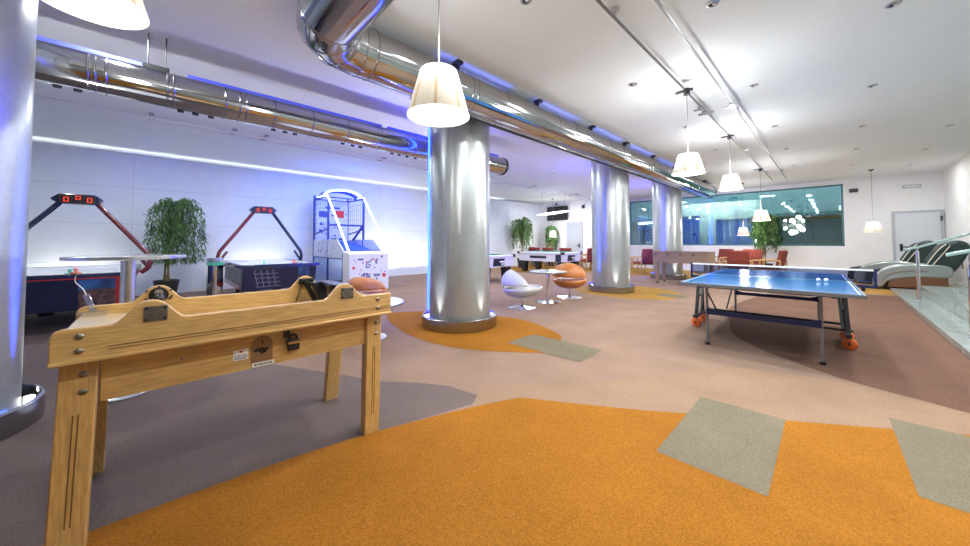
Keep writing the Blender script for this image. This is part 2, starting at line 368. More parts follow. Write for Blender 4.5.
# ------------------------------------------------------------------ columns
CL = [(-1.10, [(75,'b',5000,-.07),(40,'b',5000,-.07),(5,'b',6000,-.07),(110,'w',190,.45)]),
      (3.29, [(-78,'w',110,-.09),(2,'w',110,-.09),(-115,'b',4000,-.07),(200,'w',230,.5),(110,'w',90,.3)]),
      (8.26, [(-50,'w',150,-.09),(5,'w',150,-.09),(-100,'b',6500,-.07),(180,'w',140,.5)]),
      (12.5, [(-45,'w',150,-.09),(15,'w',150,-.09),(-92,'b',6500,-.07),(180,'w',110,.5)])]
def column(y, label):
    r = thing('steel_column', label, 'column', (-3.93, y, 0), 0, 'steel clad columns in a row')
    put('cladding', B().lathe([(.45,.02),(.45,1.335),(.4485,1.337),(.4485,1.343),(.45,1.345),(.45,ZC-.002)], n=72), M['galv'], r)
    sm = B()
    for a in (-62, 118):
        c, s = math.cos(R(a)), math.sin(R(a)); sm.cyl((.452*c,.452*s,.14),(.452*c,.452*s,ZC-.01),.004,n=6)
    put('seam', sm, M['steel'], r)
    for a in ((160,-146) if 3 < y < 4 else (160,) if y > 4 else ()):
        c, s = .492*math.cos(R(a)), .492*math.sin(R(a))
        put('light_tube', B().cyl((c,s,.2),(c,s,ZC-.15),.042 if a > 0 else .02,n=16), M['bluetube'], r, label='vertical blue glowing tube on the wall side')
    put('base_ring', B().lathe([(.46,.005),(.555,.005),(.555,.155),(.545,.165),(.535,.165),(.53,.155),(.53,.06),(.46,.06)], n=64), M['ringm'], r)
    for a, m, e_, t_ in [l for q in CL if q[0] == y for l in q[1]]:
        m = 'up'+m; c, s = math.cos(R(a)), math.sin(R(a))
        put('uplight', B().cyl((.493*c,.493*s,.06),(.493*c,.493*s,.11),.026,n=14), M[m], r)
    return r
column(-1.10, 'blue-lit steel column cut by the left edge of the photo')
column(3.29, 'large steel column in the centre behind the big hanging lamp')
column(8.26, 'steel column with a blue stripe just right of the orange lounge chair')
column(12.5, 'farthest steel column standing behind the foosball table')

# ------------------------------------------------------------------ ducts
def duct_left():
    r = thing('air_duct', 'long thin steel duct with nozzles running along the left side', 'duct', (-4.72, 0, 2.785))
    y0, y1, rad = -2.6, 5.06, .172
    put('pipe', B().cyl((0,y0,0),(0,y1,0),rad,n=40), M['duct'], r)
    for y in (-1.4, -1.35, -.47,-.427,-.359,.049,.094,.511,.639,.70,.98,1.40,1.853,2.279,2.34,2.782,2.928,3.9,4.6):
        put('joint_ring', B().lathe([(rad,-.009),(rad+.004,-.005),(rad+.004,.005),(rad,.009)], n=40, M=Matrix.Translation((0,y,0)) @ Matrix.Rotation(PI/2,4,'X')), M['ringm'], r)
    for y in (-.662,-.544,.156,.275,.408,1.007,1.137,1.249,1.854,1.995,2.112,2.62,2.747,2.891,3.041):
        a = R(-112)
        d = Vector((math.cos(a),0,math.sin(a))); c = Vector((0,y,0))
        put('nozzle', B().cyl(c+d*(rad-.01), c+d*(rad+.022), .032, .026, 14), M['dmetal'], r)
    put('end_grille', B().cyl((0,y1-.02,0),(0,y1+.03,0),rad+.008,n=40).cyl((0,y1+.03,0),(0,y1+.05,0),rad-.03,n=30), M['dmetal'], r)
    for y in (-.10,.03):
        put('hanger_cable', B().cyl((0,y,rad-.01),(0,y,ZC-2.787),.006,n=8), M['dmetal'], r)
    put('hanger_clamp', B().box(-.03,.03,-.13,.06,rad-.01,rad+.045), M['dmetal'], r)
    ch = B()
    for a, b in ((-2.5,-.14),(.20,2.40),(2.50,4.95)):
        ch.box(-.02,.02,a,b,rad-.005,rad+.04)
    put('light_strip', ch, M['bluelight'], r, label='blue glowing light strip along the duct top')
duct_left()
def duct_right():
    r = thing('air_duct', 'wide shiny steel duct with an elbow passing over the columns', 'duct', (0,0,0))
    X, Z, rad = -3.10, 3.045, .236
    y0 = 1.30
    E = B()
    ye = 14.3
    E.cyl((X,y0,Z),(X,ye,Z),rad,n=48)
    put('pipe', E, M['duct'], r)
    # segmented elbow from +Y leg into +X leg
    rb = .34; n = 4; cx = X+rb; cy = y0
    pts = [(cx-rb*math.cos(R(90)*i/n), cy-rb*math.sin(R(90)*i/n), Z) for i in range(n+1)]
    b = B(); b.tube([(X,y0+.02,Z)]+pts[1:-1]+[(cx+.02,cy-rb,Z)], rad, 40)
    put('elbow', b, M['duct'], r, smooth=18)
    put('branch_pipe', B().cyl((cx,cy-rb,Z),(4.0,cy-rb,Z),rad,n=48), M['duct'], r)
    def ringy(y):
        put('joint_ring', B().lathe([(rad,-.009),(rad+.004,-.005),(rad+.004,.005),(rad,.009)], n=44, M=Matrix.Translation((X,y,Z)) @ Matrix.Rotation(PI/2,4,'X')), M['ringm'], r)
    for y in (1.33,1.44,2.62,2.70,3.23,4.40,4.89,6.12,6.68,8.3,9.38,10.8,12.2,13.4): ringy(y)
    for x in (cx+.03, cx+.85, cx+1.9):
        put('joint_ring', B().lathe([(rad,-.009),(rad+.004,-.005),(rad+.004,.005),(rad,.009)], n=44, M=Matrix.Translation((x,cy-rb,Z)) @ Matrix.Rotation(PI/2,4,'Y')), M['ringm'], r)
    for a in (R(30), R(60)):
        c = Vector((cx-rb*math.cos(a), cy-rb*math.sin(a), Z))
        put('joint_ring', B().lathe([(rad,-.01),(rad+.006,-.004),(rad+.006,.004),(rad,.01)], n=44, M=Matrix.Translation(c) @ Matrix.Rotation(a,4,'Z') @ Matrix.Rotation(PI/2,4,'X')), M['ringm'], r)
    for y in (2.46,4.0,5.59,7.03,8.57,10.2,11.8,13.3):
        put('bracket', B().box(X+.10,X+.125,y-.02,y+.02,Z+.19,ZC-.002).box(X+.07,X+.17,y-.04,y+.04,ZC-.035,ZC-.002), M['dmetal'], r)
    put('end_grille', B().cyl((X,ye-.01,Z),(X,ye+.04,Z),rad+.01,n=40), M['dmetal'], r)
    put('cable_tray', B().box(X-.16,X-.12,2.0,13.6,Z-rad+.015,Z-rad+.035), M['dmetal'], r)
duct_right()

# ceiling tracks
for X, lab in ((-1.31,'left rail of the two slim metal lamp tracks on the ceiling'), (-.97,'right rail of the two slim metal lamp tracks on the ceiling')):
    r = thing('lamp_track', lab, 'track', (X,0,0))
    put('rail', B().box(-.009,.009,-.6,14.2,3.218,3.238), M['trackm'], r)
    for y in (.6,2.9,6.35,9.5,12.9):
        put('bracket', B().cyl((0,y,3.235),(0,y,ZC-.001),.012,n=10).lathe([(0,ZC-.02),(.035,ZC-.02),(.04,ZC-.002),(0,ZC-.002)],(0,y,0),16), M['steel'], r)
    for y in ((5.75,6.0) if X < -1.1 else (5.95,)):
        put('connector', B().box(-.035,.035,y-.10,y+.06,3.195,3.215).box(-.10,.02,y-.02,y+.02,3.19,3.21), M['alu'], r)
# pendant lamps
def pendant(loc, zb, zt, label, mount=True, scale=1.0, energy=30, group='pleated white pendant lamps'):
    r = thing('pendant_lamp', label, 'lamp', (loc[0], loc[1], 0), 0, group)
    h = zt-zb; rb, rt = .20*scale, .118*scale
    n = 56
    b = B(); b.lathe([(rb,zb),(rt,zt)], n=n, jag=-.022)
    b.bm.faces.ensure_lookup_table()
    for q in range(0,n,7): b.bm.faces[q].material_index = 1
    put('lamp_shade', b, [M['shade'],M['seam']], r, solid=.004, smooth=20)
    put('shade_rim', B().lathe([(rb*.985,zb+.001),(rb*1.003,zb-.004),(rb*1.003,zb+.004)], n=56), M['whitem'], r)
    put('diffuser', B().cyl((0,0,zb+.012),(0,0,zb+.016),rb*.955,n=48), M['diff'], r)
    put('top_cap', B().cyl((0,0,zt-.004),(0,0,zt),rt*.96,n=40).cyl((0,0,zt),(0,0,zt+.04),.018,.012,n=14), M['whitem'], r)
    ztop = 3.22 if mount else ZC-.03
    put('cord', B().cyl((0,0,zt+.03),(0,0,ztop),.0045,n=8), M['cord'], r)
    if mount:
        put('track_mount', B().box(-.13,.07,-.02,.02,3.175,3.198).cyl((0,0,3.13),(0,0,3.21),.04,.03,16), M['dmetal'], r)
    else:
        put('ceiling_rose', B().lathe([(0,ZC-.04),(.03,ZC-.04),(.065,ZC-.006),(.065,ZC-.001),(0,ZC-.001)], n=24), M['dmetal'], r)
    L = bpy.data.lights.new('pendant_glow','POINT'); L.energy = energy*.7; L.color = (1,.95,.86); L.shadow_soft_size = .12
    lo = bpy.data.objects.new('pendant_glow', L); COL.objects.link(lo); lo.parent = r; lo.location = (0,0,zb-.12)
    L2 = bpy.data.lights.new('pendant_upglow','POINT'); L2.energy = energy*1.5; L2.color = (.97,.98,1); L2.shadow_soft_size = .09
    lo = bpy.data.objects.new('pendant_upglow', L2); COL.objects.link(lo); lo.parent = r; lo.location = (0,0,zt+.16)
pendant((-1.27,4.87), 2.11, 2.35, 'pleated pendant lamp nearest above the blue table, largest of the three on the tracks', scale=.93)
pendant((-1.285,7.55), 2.20, 2.455, 'second pendant lamp along the tracks, between a larger and a smaller one', scale=.92)
pendant((-1.32,11.6), 1.805, 2.075, 'third pendant lamp along the tracks, in front of the tall plant by the window')
pendant((-1.77,1.30), 2.05, 2.34, 'big pleated pendant lamp hanging in front of the central steel column', False, energy=15)
pendant((-2.42,-.25), 2.36, 2.64, 'pendant lamp cut by the top left corner above the wooden game table', False, energy=13)
pendant((.817,14.76), 1.50, 1.80, 'lone pendant lamp in front of the white wall near the pale grey door', False, energy=4)
pendant((-2.2,14.9), 1.46, 1.73, 'small low pendant lamp in front of the made-up blue blinds by the window', False, .9)
pendant((-9.4,13.7), 1.47, 1.76, 'tiny pendant lamp in front of the dark plant below the television', False)
# lens shaped pendant above the pool table
r = thing('pool_table_lamp', 'long white lens-shaped lamp hanging above the far pool table', 'lamp', (-8.0,11.7,0), 0)
put('lamp_body', B().ball((0,0,2.42),(.84,.12,.05),32,12,Matrix.Rotation(R(-3),3,'Y')), M['wlamp'], r)
put('wire', B().cyl((-.55,0,2.42),(-.55,0,ZC-.005),.004,n=6), M['cord'], r)
put('wire', B().cyl((.55,0,2.42),(.55,0,ZC-.005),.004,n=6), M['cord'], r)
put('ceiling_bar', B().box(-.6,.6,-.02,.02,ZC-.025,ZC), M['whitem'], r)
# downlights
dl = []
for X, ys in ((-1.8,(2.245,4.48,6.82,9.04)), (-.685,(3.447,5.67,7.95,10.1,12.35)), (.42,(2.35,4.6,6.82,9.08,11.2,13.44)), (1.505,(5.65,7.9,10.14,12.36,14.61)), (-5.9,(6.2,8.6,11.0,13.4)), (-8.3,(6.2,8.6,11.0,13.4))):
    for y in ys: dl.append((X,y))
cl_ = {-1.8:'leftmost', -.685:'second', .42:'third', 1.505:'rightmost', -5.9:'far left', -8.3:'far left'}
proto = None
for i, (x, y) in enumerate(dl):
    lab = 'small dark recessed spotlight set flush in the white ceiling'
    if proto is None:
        proto = thing('ceiling_spotlight', lab, 'spotlight', (x,y,ZC), 0, 'recessed ceiling spotlights')
        put('rim', B().lathe([(.032,-.001),(.05,-.001),(.05,-.009),(.034,-.014),(.032,-.006)], n=24), M['steel'], proto)
        put('reflector', B().lathe([(0,-.003),(.033,-.003),(.033,-.005),(0,-.005)], n=20), M['dmetal'], proto)
        put('bulb', B().ball((.012,0,-.012),(.016,.016,.010),12,8), M['whitem'], proto)
    else: dup(proto, (x,y,ZC))
# sprinkler pipe left
r = thing('ceiling_pipe', 'thin pale pipe run under the ceiling behind the left duct', 'pipe', (0,0,0))
put('pipe', B().cyl((-7.65,-2.5,3.25),(-7.65,15.5,3.25),.02,n=10), M['whitem'], r)
put('pipe', B().cyl((-7.95,-.1,3.27),(-7.95,15.5,3.27),.014,n=10).cyl((-7.65,-.1,3.25),(-7.95,-.1,3.27),.014,n=8), M['whitem'], r)
for y in (-.1,1.0,1.5,4,7,10,13):
    put('clip', B().box(-7.98,-7.62,y-.03,y+.03,3.275,ZC-.001), M['frameg'], r)

# ------------------------------------------------------------------ wooden game table
def wooden_table():
    r = thing('wooden_game_table', 'large honey oak pub game table with arched side rails in the foreground', 'game table', (0,0,0))
    xf, xb = -2.03, -2.72
    def rail_poly(y0, y1, zb, zt, bumps, h=.085, wd=.10):
        P = [(y0, zb), (y1, zb), (y1, zt-.0)]
        for c in bumps[::-1]:
            for i in range(13):
                tt = 1-i/12; yy = c-wd*1.15+2*wd*1.15*tt
                u = abs(yy-c)/(wd*1.15)
                z = zt+h*(0 if u > 1 else (.5+.5*math.cos(PI*min(1, u**1.25))))
                P.append((yy, z))
        P += [(y0+.03, zt), (y0+.008, zt-.008), (y0, zt-.03)]
        return P
    fr = put('front_rail', B().prism(rail_poly(-.278,1.114,.765,.897,(-.008,.812)), 'x', xf-.035, xf), M['oaky'], r, bev=.005)
    put('molding', B().box(xf-.03,xf+.012,-.278,1.114,.763,.778), M['oaky'], fr, bev=.004)
    put('groove', B().box(xf-.01,xf+.0012,-.13,1.114,.812,.8155).box(xf-.01,xf+.0012,-.13,1.114,.800,.803), M['groove'], fr)
    bk = put('back_rail', B().prism(rail_poly(-.285,1.114,.765,.897,(.017,.79)), 'x', xb, xb+.035), M['oaky'], r, bev=.005)
    put('end_board', B().box(xb+.035,xf-.035,1.05,1.075,.76,.86), M['oaky'], r, bev=.004)
    put('playing_bed', B().box(xb+.035,xf-.035,.0,1.05,.76,.785), M['oakp'], r)
    # sloping board at the left end
    Mx = Matrix.Translation((0,-.15,.845)) @ Matrix.Rotation(R(-6),4,'X')
    put('end_tray', B().box(xb+.036,xf-.036,-.115,.075,-.012,.006,Mx), M['oakp'], r, bev=.003, label='pale glossy sloping board')
    put('tray_front', B().box(xb+.036,xf-.036,-.085,-.06,.785,.845), M['oaky'], r)
    put('apron', B().box(xf-.11,xf-.085,-.15,.98,.575,.77), M['oaky'], r)
    put('apron', B().box(xb+.05,xb+.075,-.2,1.04,.585,.77), M['oaky'], r)
    put('end_apron', B().box(xb+.05,xf-.10,-.22,-.195,.585,.77), M['oaky'], r)
    put('end_apron', B().box(xb+.05,xf-.10,1.02,1.045,.585,.77), M['oaky'], r)
    for (x0,x1,y0,y1,front) in ((xf-.13,xf-.062,-.26,-.155,1),(xf-.13,xf-.062,.98,1.08,1),(xb+.03,xb+.09,-.26,-.155,0),(xb+.03,xb+.09,.965,1.065,0)):
        dx = 0 if front else -.12
        dy = -.02 if y0 < 0 else -.008
        Ms = Matrix(((1,0,-dx/.765,dx),(0,1,-dy/.765,dy),(0,0,1,0),(0,0,0,1)))
        lg = put('leg', B().box(x0,x1,y0,y1,0,.765,Ms), M['oakz'], r, bev=.006)
        if front:
            ym = (y0+y1)/2
            put('groove', B().box(x1-.01,x1+.001,ym-.008,ym-.004,.12,.55,Ms).box(x1-.01,x1+.001,ym+.006,ym+.010,.12,.55,Ms), M['groove'], lg)
            for z in (.704,.635):
                put('bolt', B().ball((x1+.002,ym+.012,z),(.006,.014,.012),14,8), M['bolt'], lg)
    for y, zz in ((-.204,(.866,.810)), (1.022,(.866,.810))):
        for z in zz: put('bolt', B().ball((xf+.002,y,z),(.006,.013,.012),14,8), M['bolt'], fr)
    for y in (.006,.825):
        pl = put('metal_plate', B().box(xf,xf+.005,y-.037,y+.037,.893,.957), M['pewter'], fr, bev=.002)
        put('screw', B().ball((xf+.005,y-.028,.902),(.002,.006,.006),10,6).ball((xf+.005,y+.028,.902),(.002,.006,.006),10,6).ball((xf+.005,y-.028,.948),(.002,.006,.006),10,6).ball((xf+.005,y+.028,.948),(.002,.006,.006),10,6), M['black'], pl)
    # steering ball on the left arch of the back rail
    xk = xb+.035
    bj = put('ball_joint', B().cyl((xk,.017,.93),(xk+.012,.017,.93),.042,n=24).cyl((xk+.01,.017,.93),(xk+.035,.017,.92),.026,.02,n=18).ball((xk+.045,.017,.915),(.026,.026,.022),16,10), M['black'], r)
    put('collar', B().cyl((xk+.006,.017,.945),(xk+.03,.017,.945),.018,n=16), M['steel'], bj)
    put('lever', B().bar((xk+.01,.075,.925),(xk+.012,.062,.90),.008,.006), M['black'], bj)
    sc = B()
    for a in range(6):
        sc.ball((xk+.001,.017+.058*math.cos(a*PI/3+.5),.93+.045*math.sin(a*PI/3+.5)),(.003,.006,.006),8,6)
    put('screw', sc, M['dmetal'], bj)
    # black launcher arms at the right arch
    la = put('launcher_bracket', B().box(xk,xk+.015,.74,.84,.925,.965).cyl((xk+.01,.765,.945),(xk+.04,.765,.945),.018,n=16), M['black'], r)
    put('arm', B().prism([(.755,.955),(.785,.955),(.87,.785),(.835,.785)], 'x', xk+.02, xk+.05).bar((xk+.06,.77,.95),(xk+.08,.84,.90),.018), M['black'], la)
    put('arm', B().prism([(.79,.945),(.87,.95),(.90,.79),(.845,.785)], 'x', xk+.10, xk+.16), M['black'], la)
    put('arm', B().prism([(.82,.945),(.97,.945),(.96,.88),(.92,.785),(.87,.785)], 'x', xk+.30, xk+.37), M['black'], la)
    put('cross_rod', B().cyl((xk+.02,.86,.935),(xf-.05,.86,.925),.012,n=12).box(xk+.08,xk+.42,.84,.93,.938,.950), M['black'], la)
    put('wire', B().tube([(xk+.006,.765,.94),(xk+.006,.745,.87),(xk+.006,.72,.79)],.003,6), M['dmetal'], la)
    # coin plate, stickers and padlock on the apron
    xa = xf-.085
    kids0 = set(r.children)
    arch = [(.358,.612),(.453,.612),(.453,.70)]+[(.4055+.0475*math.cos(R(a)),.70+.045*math.sin(R(a))) for a in range(20,170,20)]+[(.358,.70)]
    cp = put('coin_plate', B().prism(arch, 'x', xa, xa+.004), M['coin'], r)
    em = B().box(xa+.004,xa+.006,.403,.408,.70,.725)
    for i, (a, z, wz) in enumerate(((-.03,.672,.006),(-.02,.678,.005),(-.01,.672,.009),(.0,.677,.007),(.012,.670,.008),(.022,.676,.006),(.0,.660,.006),(.012,.662,.005))):
        em.box(xa+.004,xa+.0065,.4055+a-.007,.4055+a+.007,z-wz,z+wz)
    put('emblem', em, M['black'], cp)
    s1 = put('sticker', B().box(xa,xa+.0015,.283,.345,.640,.692), M['paper'], r)
    put('print', B().prism([(.306,.684),(.314,.673),(.322,.684),(.318,.689),(.314,.686),(.310,.689)], 'x', xa+.0015, xa+.002), M['redink'], s1)
    pr = B()
    for z in (.664,.655,.647):
        y = .288
        while y < .338:
            ww = random.uniform(.004,.010); pr.box(xa+.0015,xa+.002,y,y+ww,z-.0025,z+.0025); y += ww+.002
    put('print', pr, M['ink'], s1)
    s2 = put('sticker', B().box(xa,xa+.0015,.362,.463,.588,.609), M['paper'], r)
    pr = B(); y = .372
    while y < .45:
        ww = random.uniform(.004,.011); pr.box(xa+.0015,xa+.002,y,y+ww,.594,.603); y += ww+.003
    put('print', pr, M['ink'], s2)
    hp = put('hasp', B().box(xa,xa+.01,.505,.535,.715,.765).box(xa,xa+.03,.44,.56,.757,.765), M['dmetal'], r)
    put('screw', B().ball((xf-.084,.09,.70),(.003,.006,.006),8,6), M['bolt'], r)
    for o in r.children:
        if o not in kids0: o.location = (0,.008,-.010)
    return r
wooden_table()
r = thing('padlock', 'black padlock with a brass band hanging from the wooden game table apron', 'padlock', (-2.092,.556,.655))
put('lock_body', B().box(-.014,.016,-.03,.03,-.02,.04), M['black'], r, bev=.008)
put('brass_band', B().box(-.015,.0175,-.029,.029,.018,.028), M['brass'], r)
put('shackle', B().tube([(0,-.018,.035),(0,-.018,.05),(0,-.011,.062),(0,0,.067),(0,.011,.062),(0,.018,.05),(0,.018,.035)],.005,8), M['dmetal'], r)
r = thing('clear_tube', 'clear plastic tube with a thin curling wire at the table end', 'tube', (-2.60,-.20,.885))
put('tube', B().cyl((0,-.02,.005),(-.18,-.06,.06),.010,.014,12), M['clear'], r)
put('wire', B().tube(spline([(-.18,-.06,.06),(-.25,-.08,.09),(-.27,-.11,.13),(-.22,-.10,.17),(-.17,-.07,.18)],6,False),.0025,6), M['white'], r)
put('holder', B().box(-.03,.05,-.07,.03,-.02,-.004).cyl((0,-.02,-.004),(0,-.02,.012),.018,n=14), M['clear'], r)

# ------------------------------------------------------------------ bar table by left column
r = thing('bar_table', 'tall round white bar table on a steel post beside the left column', 'table', (-4.06,-.16,0))
put('table_top', B().lathe([(0,1.09),(.335,1.09),(.35,1.095),(.35,1.113),(.34,1.12),(0,1.12)], n=64), M['ltab'], r)
put('rim', B().lathe([(.35,1.093),(.357,1.095),(.357,1.117),(.35,1.119)], n=64), M['steel'], r)
put('post', B().cyl((0,0,.03),(0,0,1.09),.045,n=28), M['steel'], r)
put('base', B().lathe([(0,.0),(.20,.0),(.20,.012),(.10,.03),(.05,.05),(0,.05)], n=48), M['steel'], r)

# ------------------------------------------------------------------ lounge furniture
def cafe_table(x, y, h, rad, label):
    r = thing('lounge_table', label, 'table', (x,y,0), 0)
    put('table_top', B().lathe([(0,h-.03),(rad-.015,h-.03),(rad,h-.025),(rad,h-.006),(rad-.008,h),(0,h)], n=64), M['ltab'], r)
    put('rim', B().lathe([(rad,h-.027),(rad+.005,h-.025),(rad+.005,h-.006),(rad,h-.004)], n=64), M['alu'], r)
    put('post', B().cyl((0,0,.02),(0,0,h-.03),.04,n=28), M['chrome'], r)
    put('base', B().lathe([(0,0),(.26,0),(.26,.01),(.2,.018),(.05,.024),(.045,.05),(0,.05)], n=48), M['chrome'], r)
def clam_chair(loc, rz, m, label, k=1.0):
    r = thing('lounge_chair', label, 'chair', loc, rz, 'clam shaped swivel lounge chairs')
    # seat bowl, opening up; the chair faces local +Y
    st = B()
    def bowl(u, v):
        a = 2*PI*u; th = R(88)*v
        return (.36*math.sin(th)*math.cos(a), .36*math.sin(th)*math.sin(a)+.03, .425*k-.21*k*math.cos(th)+.02*math.sin(th)*math.sin(a))
    st.grid(bowl, 36, 10); bmesh.ops.remove_doubles(st.bm, verts=st.bm.verts, dist=.0005)
    put('seat_shell', st, m, r, solid=.035, smooth=60)
    put('seat_cushion', B().ball((0,.03,.385*k),(.30,.30,.06*k),28,10), m, r)
    bk = B()
    def back(u, v):
        e = R(9+66*v); A = R(102)*math.sqrt(max(0, 1-(v*.93)**2.2)); a = -PI/2+A*(2*u-1)
        rr = .365
        return (rr*math.cos(e)*math.cos(a), rr*math.cos(e)*math.sin(a)+.01-.10*v, .42*k+.345*k*math.sin(e))
    bk.grid(back, 28, 14)
    put('back_shell', bk, m, r, solid=.04, smooth=60)
    put('hinge_bar', B().tube([(-.10,-.33,.40*k),(-.10,-.355,.46*k),(-.10,-.345,.50*k)],.012,8), M['chrome'], r)
    put('hinge_bar', B().tube([(.10,-.33,.40*k),(.10,-.355,.46*k),(.10,-.345,.50*k)],.012,8), M['chrome'], r)
    put('stem', B().cyl((0,.02,.03),(0,.02,.225*k),.028,.035,18), M['chrome'], r)
    put('base', B().lathe([(0,0),(.27,0),(.27,.008),(.16,.02),(.05,.04),(.03,.07),(0,.07)],(0,.02,0),n=48), M['chrome'], r)
    return r
cafe_table(-4.10, 5.79, .635, .385, 'round white lounge table on a chrome post between two lounge chairs')
clam_chair((-4.12,4.95,0), R(-42), M['wleather'], 'white leather clam lounge chair turned sideways right of the central column', .92)
clam_chair((-4.10,6.60,0), R(25), M['oleather'], 'orange leather clam lounge chair behind the small round table by the pool tables')
cafe_table(-4.2, 1.95, .46, .47, 'low round lounge table half hidden behind the right end of the wooden game table')
clam_chair((-6.17,2.86,0), R(30), M['oleather'], 'low orange lounge chair behind the wooden game table in front of the basketball machine', .76)

# ------------------------------------------------------------------ air hockey tables
def air_hockey(loc, label, variant):
    # local: long axis along x; near end at x=0, far end at x=-2.4; width along y 0..1.4
    r = thing('air_hockey_table', label, 'air hockey table', loc, 0, 'air hockey tables by the left wall')
    W, Ln = 1.4, 2.4
    body = [(0.10,.32),(-.02,.74),(-Ln+.02,.74),(-Ln-.10+.2,.32)]
    b = B(); b.prism([(-.12,.30),(0,.735),(-Ln,.735),(-Ln+.12,.30)], 'y', .06, W-.06)
    cb = put('cabinet', b, M['navy'], r, bev=.01)
    rl = B()
    rl.box(-Ln,0,0,.09,.735,.80).box(-Ln,0,W-.09,W,.735,.80).box(-.09,0,.09,W-.09,.735,.80).box(-Ln,-Ln+.09,.09,W-.09,.735,.80)
    put('rail', rl, M['navyt'], r, bev=.012)
    put('playfield', B().box(-Ln+.09,-.09,.09,W-.09,.74,.765), M['playw'], r)
    put('rail_lining', B().box(-Ln+.085,-.085,.085,.10,.765,.795).box(-Ln+.085,-.085,W-.10,W-.085,.765,.795).box(-Ln+.085,-Ln+.10,.1,W-.1,.765,.795), M['white'], r)
    if variant == 0: put('red_edge', B().box(-Ln,.006,-.006,W+.006,.728,.742), M['red'], r)
    def face(y0, y1, z0, z1, t=.002):
        # plate on the sloped near end
        def X(z): return (z-.735)*.12/.435+0
        return [(X(z0)+t, y0, z0), (X(z0)+t, y1, z0), (X(z1)+t, y1, z1), (X(z1)+t, y0, z1)]
    if variant == 0:
        put('picture', _quad(face(.86,1.20,.58,.72)), M['picb'], cb)
        put('picture', _quad(face(.86,1.20,.34,.578)), M['picr'], cb)
        put('end_panel', _quad(face(1.20,1.335,.31,.73)), M['red'], cb)
    else:
        g = B()
        for i in range(4):
            for j in range(4):
                y = .30+.10*i-.02*j; z = .36+.085*j
                g.poly(face(y,y+.012,z,z+.085)); g.poly(face(y-.01,y+.10,z,z+.012))
        put('net_print', g, M['grid'], cb)
        put('picture', _quad(face(1.0,1.2,.55,.72)), M['picb'], cb)
        put('picture', _quad(face(1.0,1.2,.47,.548)), M['picr'], cb)
        s = B()
        for i in range(9):
            s.box(-Ln+.3+i*.22,-Ln+.42+i*.22,.055,.06,.42+.02*(i % 3),.68)
        put('side_print', s, M['grid'], cb)
        put('side_panel', B().box(-Ln+.1,-.3,.05,.055,.31,.40), M['red'], cb)
    for x in (-.25,-Ln+.25):
        for y in (.3,W-.3):
            put('foot', B().cyl((x,y,.06),(x,y,.31),.05,n=16).cyl((x,y,0),(x,y,.07),.09,.10,16), M['black'], r)
    # overhead arch with score box across the middle
    xg = -1.35 if variant == 0 else -1.75
    ap = 1.90 if variant == 0 else 1.97
    lt, rt = (M['navyt'], M['redtube']) if variant == 0 else (M['redtube'], M['navyt'])
    def arm(sg, m):
        ye = 0 if sg < 0 else W; o = -sg
        pts = [(xg,ye+sg*.02,.70),(xg,ye+sg*.11,.78),(xg,ye+sg*.13,.90),(xg,ye+sg*.10,1.02),(xg,W/2+sg*.16,ap)]
        P = spline(pts[:4],6,False)+[Vector(pts[4])]
        a = put('arch_arm', B().tube(P,.036,12).tube([(xg,ye+sg*.01,.70),(xg,ye+sg*.10,.80),(xg,ye+o*.03,1.02)],.026,10), m, r)
        return a
    arm(-1, lt); arm(1, rt)
    sb = put('score_box', B().prism([(W/2-.29,ap+.0),(W/2-.20,ap+.09),(W/2+.17,ap+.09),(W/2+.26,ap+.02),(W/2+.20,ap-.07),(W/2-.20,ap-.07)], 'x', xg-.14, xg+.10), M['navyt'], r, bev=.02)
    put('display', B().box(xg+.10,xg+.106,W/2-.20,W/2+.18,ap-.055,ap+.075), M['black'], sb)
    for k, yy in enumerate((-.15,-.03,.09)):
        dg = B(); zz = ap+(.0 if k != 1 else .03); y = W/2+yy
        hh = .03 if k == 1 else .038
        for (a,b_,c,d) in ((0,.055,-hh,-hh+.012),(0,.055,hh-.012,hh),(0,.012,-hh,hh),(.043,.055,-hh,hh)):
            dg.box(xg+.106,xg+.110,y+a,y+b_,zz+c,zz+d)
        put('score_digit', dg, M['led_red'], sb)
    return r
def _quad(p):
    b = B(); b.poly(p); return b
air_hockey((-7.08,-1.60,0), 'navy air hockey table with a red end behind the tall round bar table', 0)
air_hockey((-7.6,1.1,0), 'dark air hockey table with a pale net print beside the basketball machine', 1)
def pusher(loc, m, label):
    r = thing('air_hockey_pusher', label, 'pusher', loc, 0, 'air hockey pushers')
    put('disc', B().lathe([(0,0),(.048,0),(.052,.006),(.052,.022),(.046,.028),(.036,.022),(0,.020)], n=28), m, r)
    put('knob', B().lathe([(.018,.018),(.016,.045),(.024,.058),(.022,.075),(0,.082)], n=20), m, r)
pusher((-7.60,-.87,.765), M['puckg'], 'green pusher on the left air hockey table')
pusher((-7.14,-.77,.801), M['puckp'], 'pink pusher on the edge of the left air hockey table')
pusher((-8.05,1.58,.765), M['puckt'], 'teal pusher on the right air hockey table')
pusher((-8.25,2.18,.765), M['puckr'], 'red pusher on the right air hockey table')

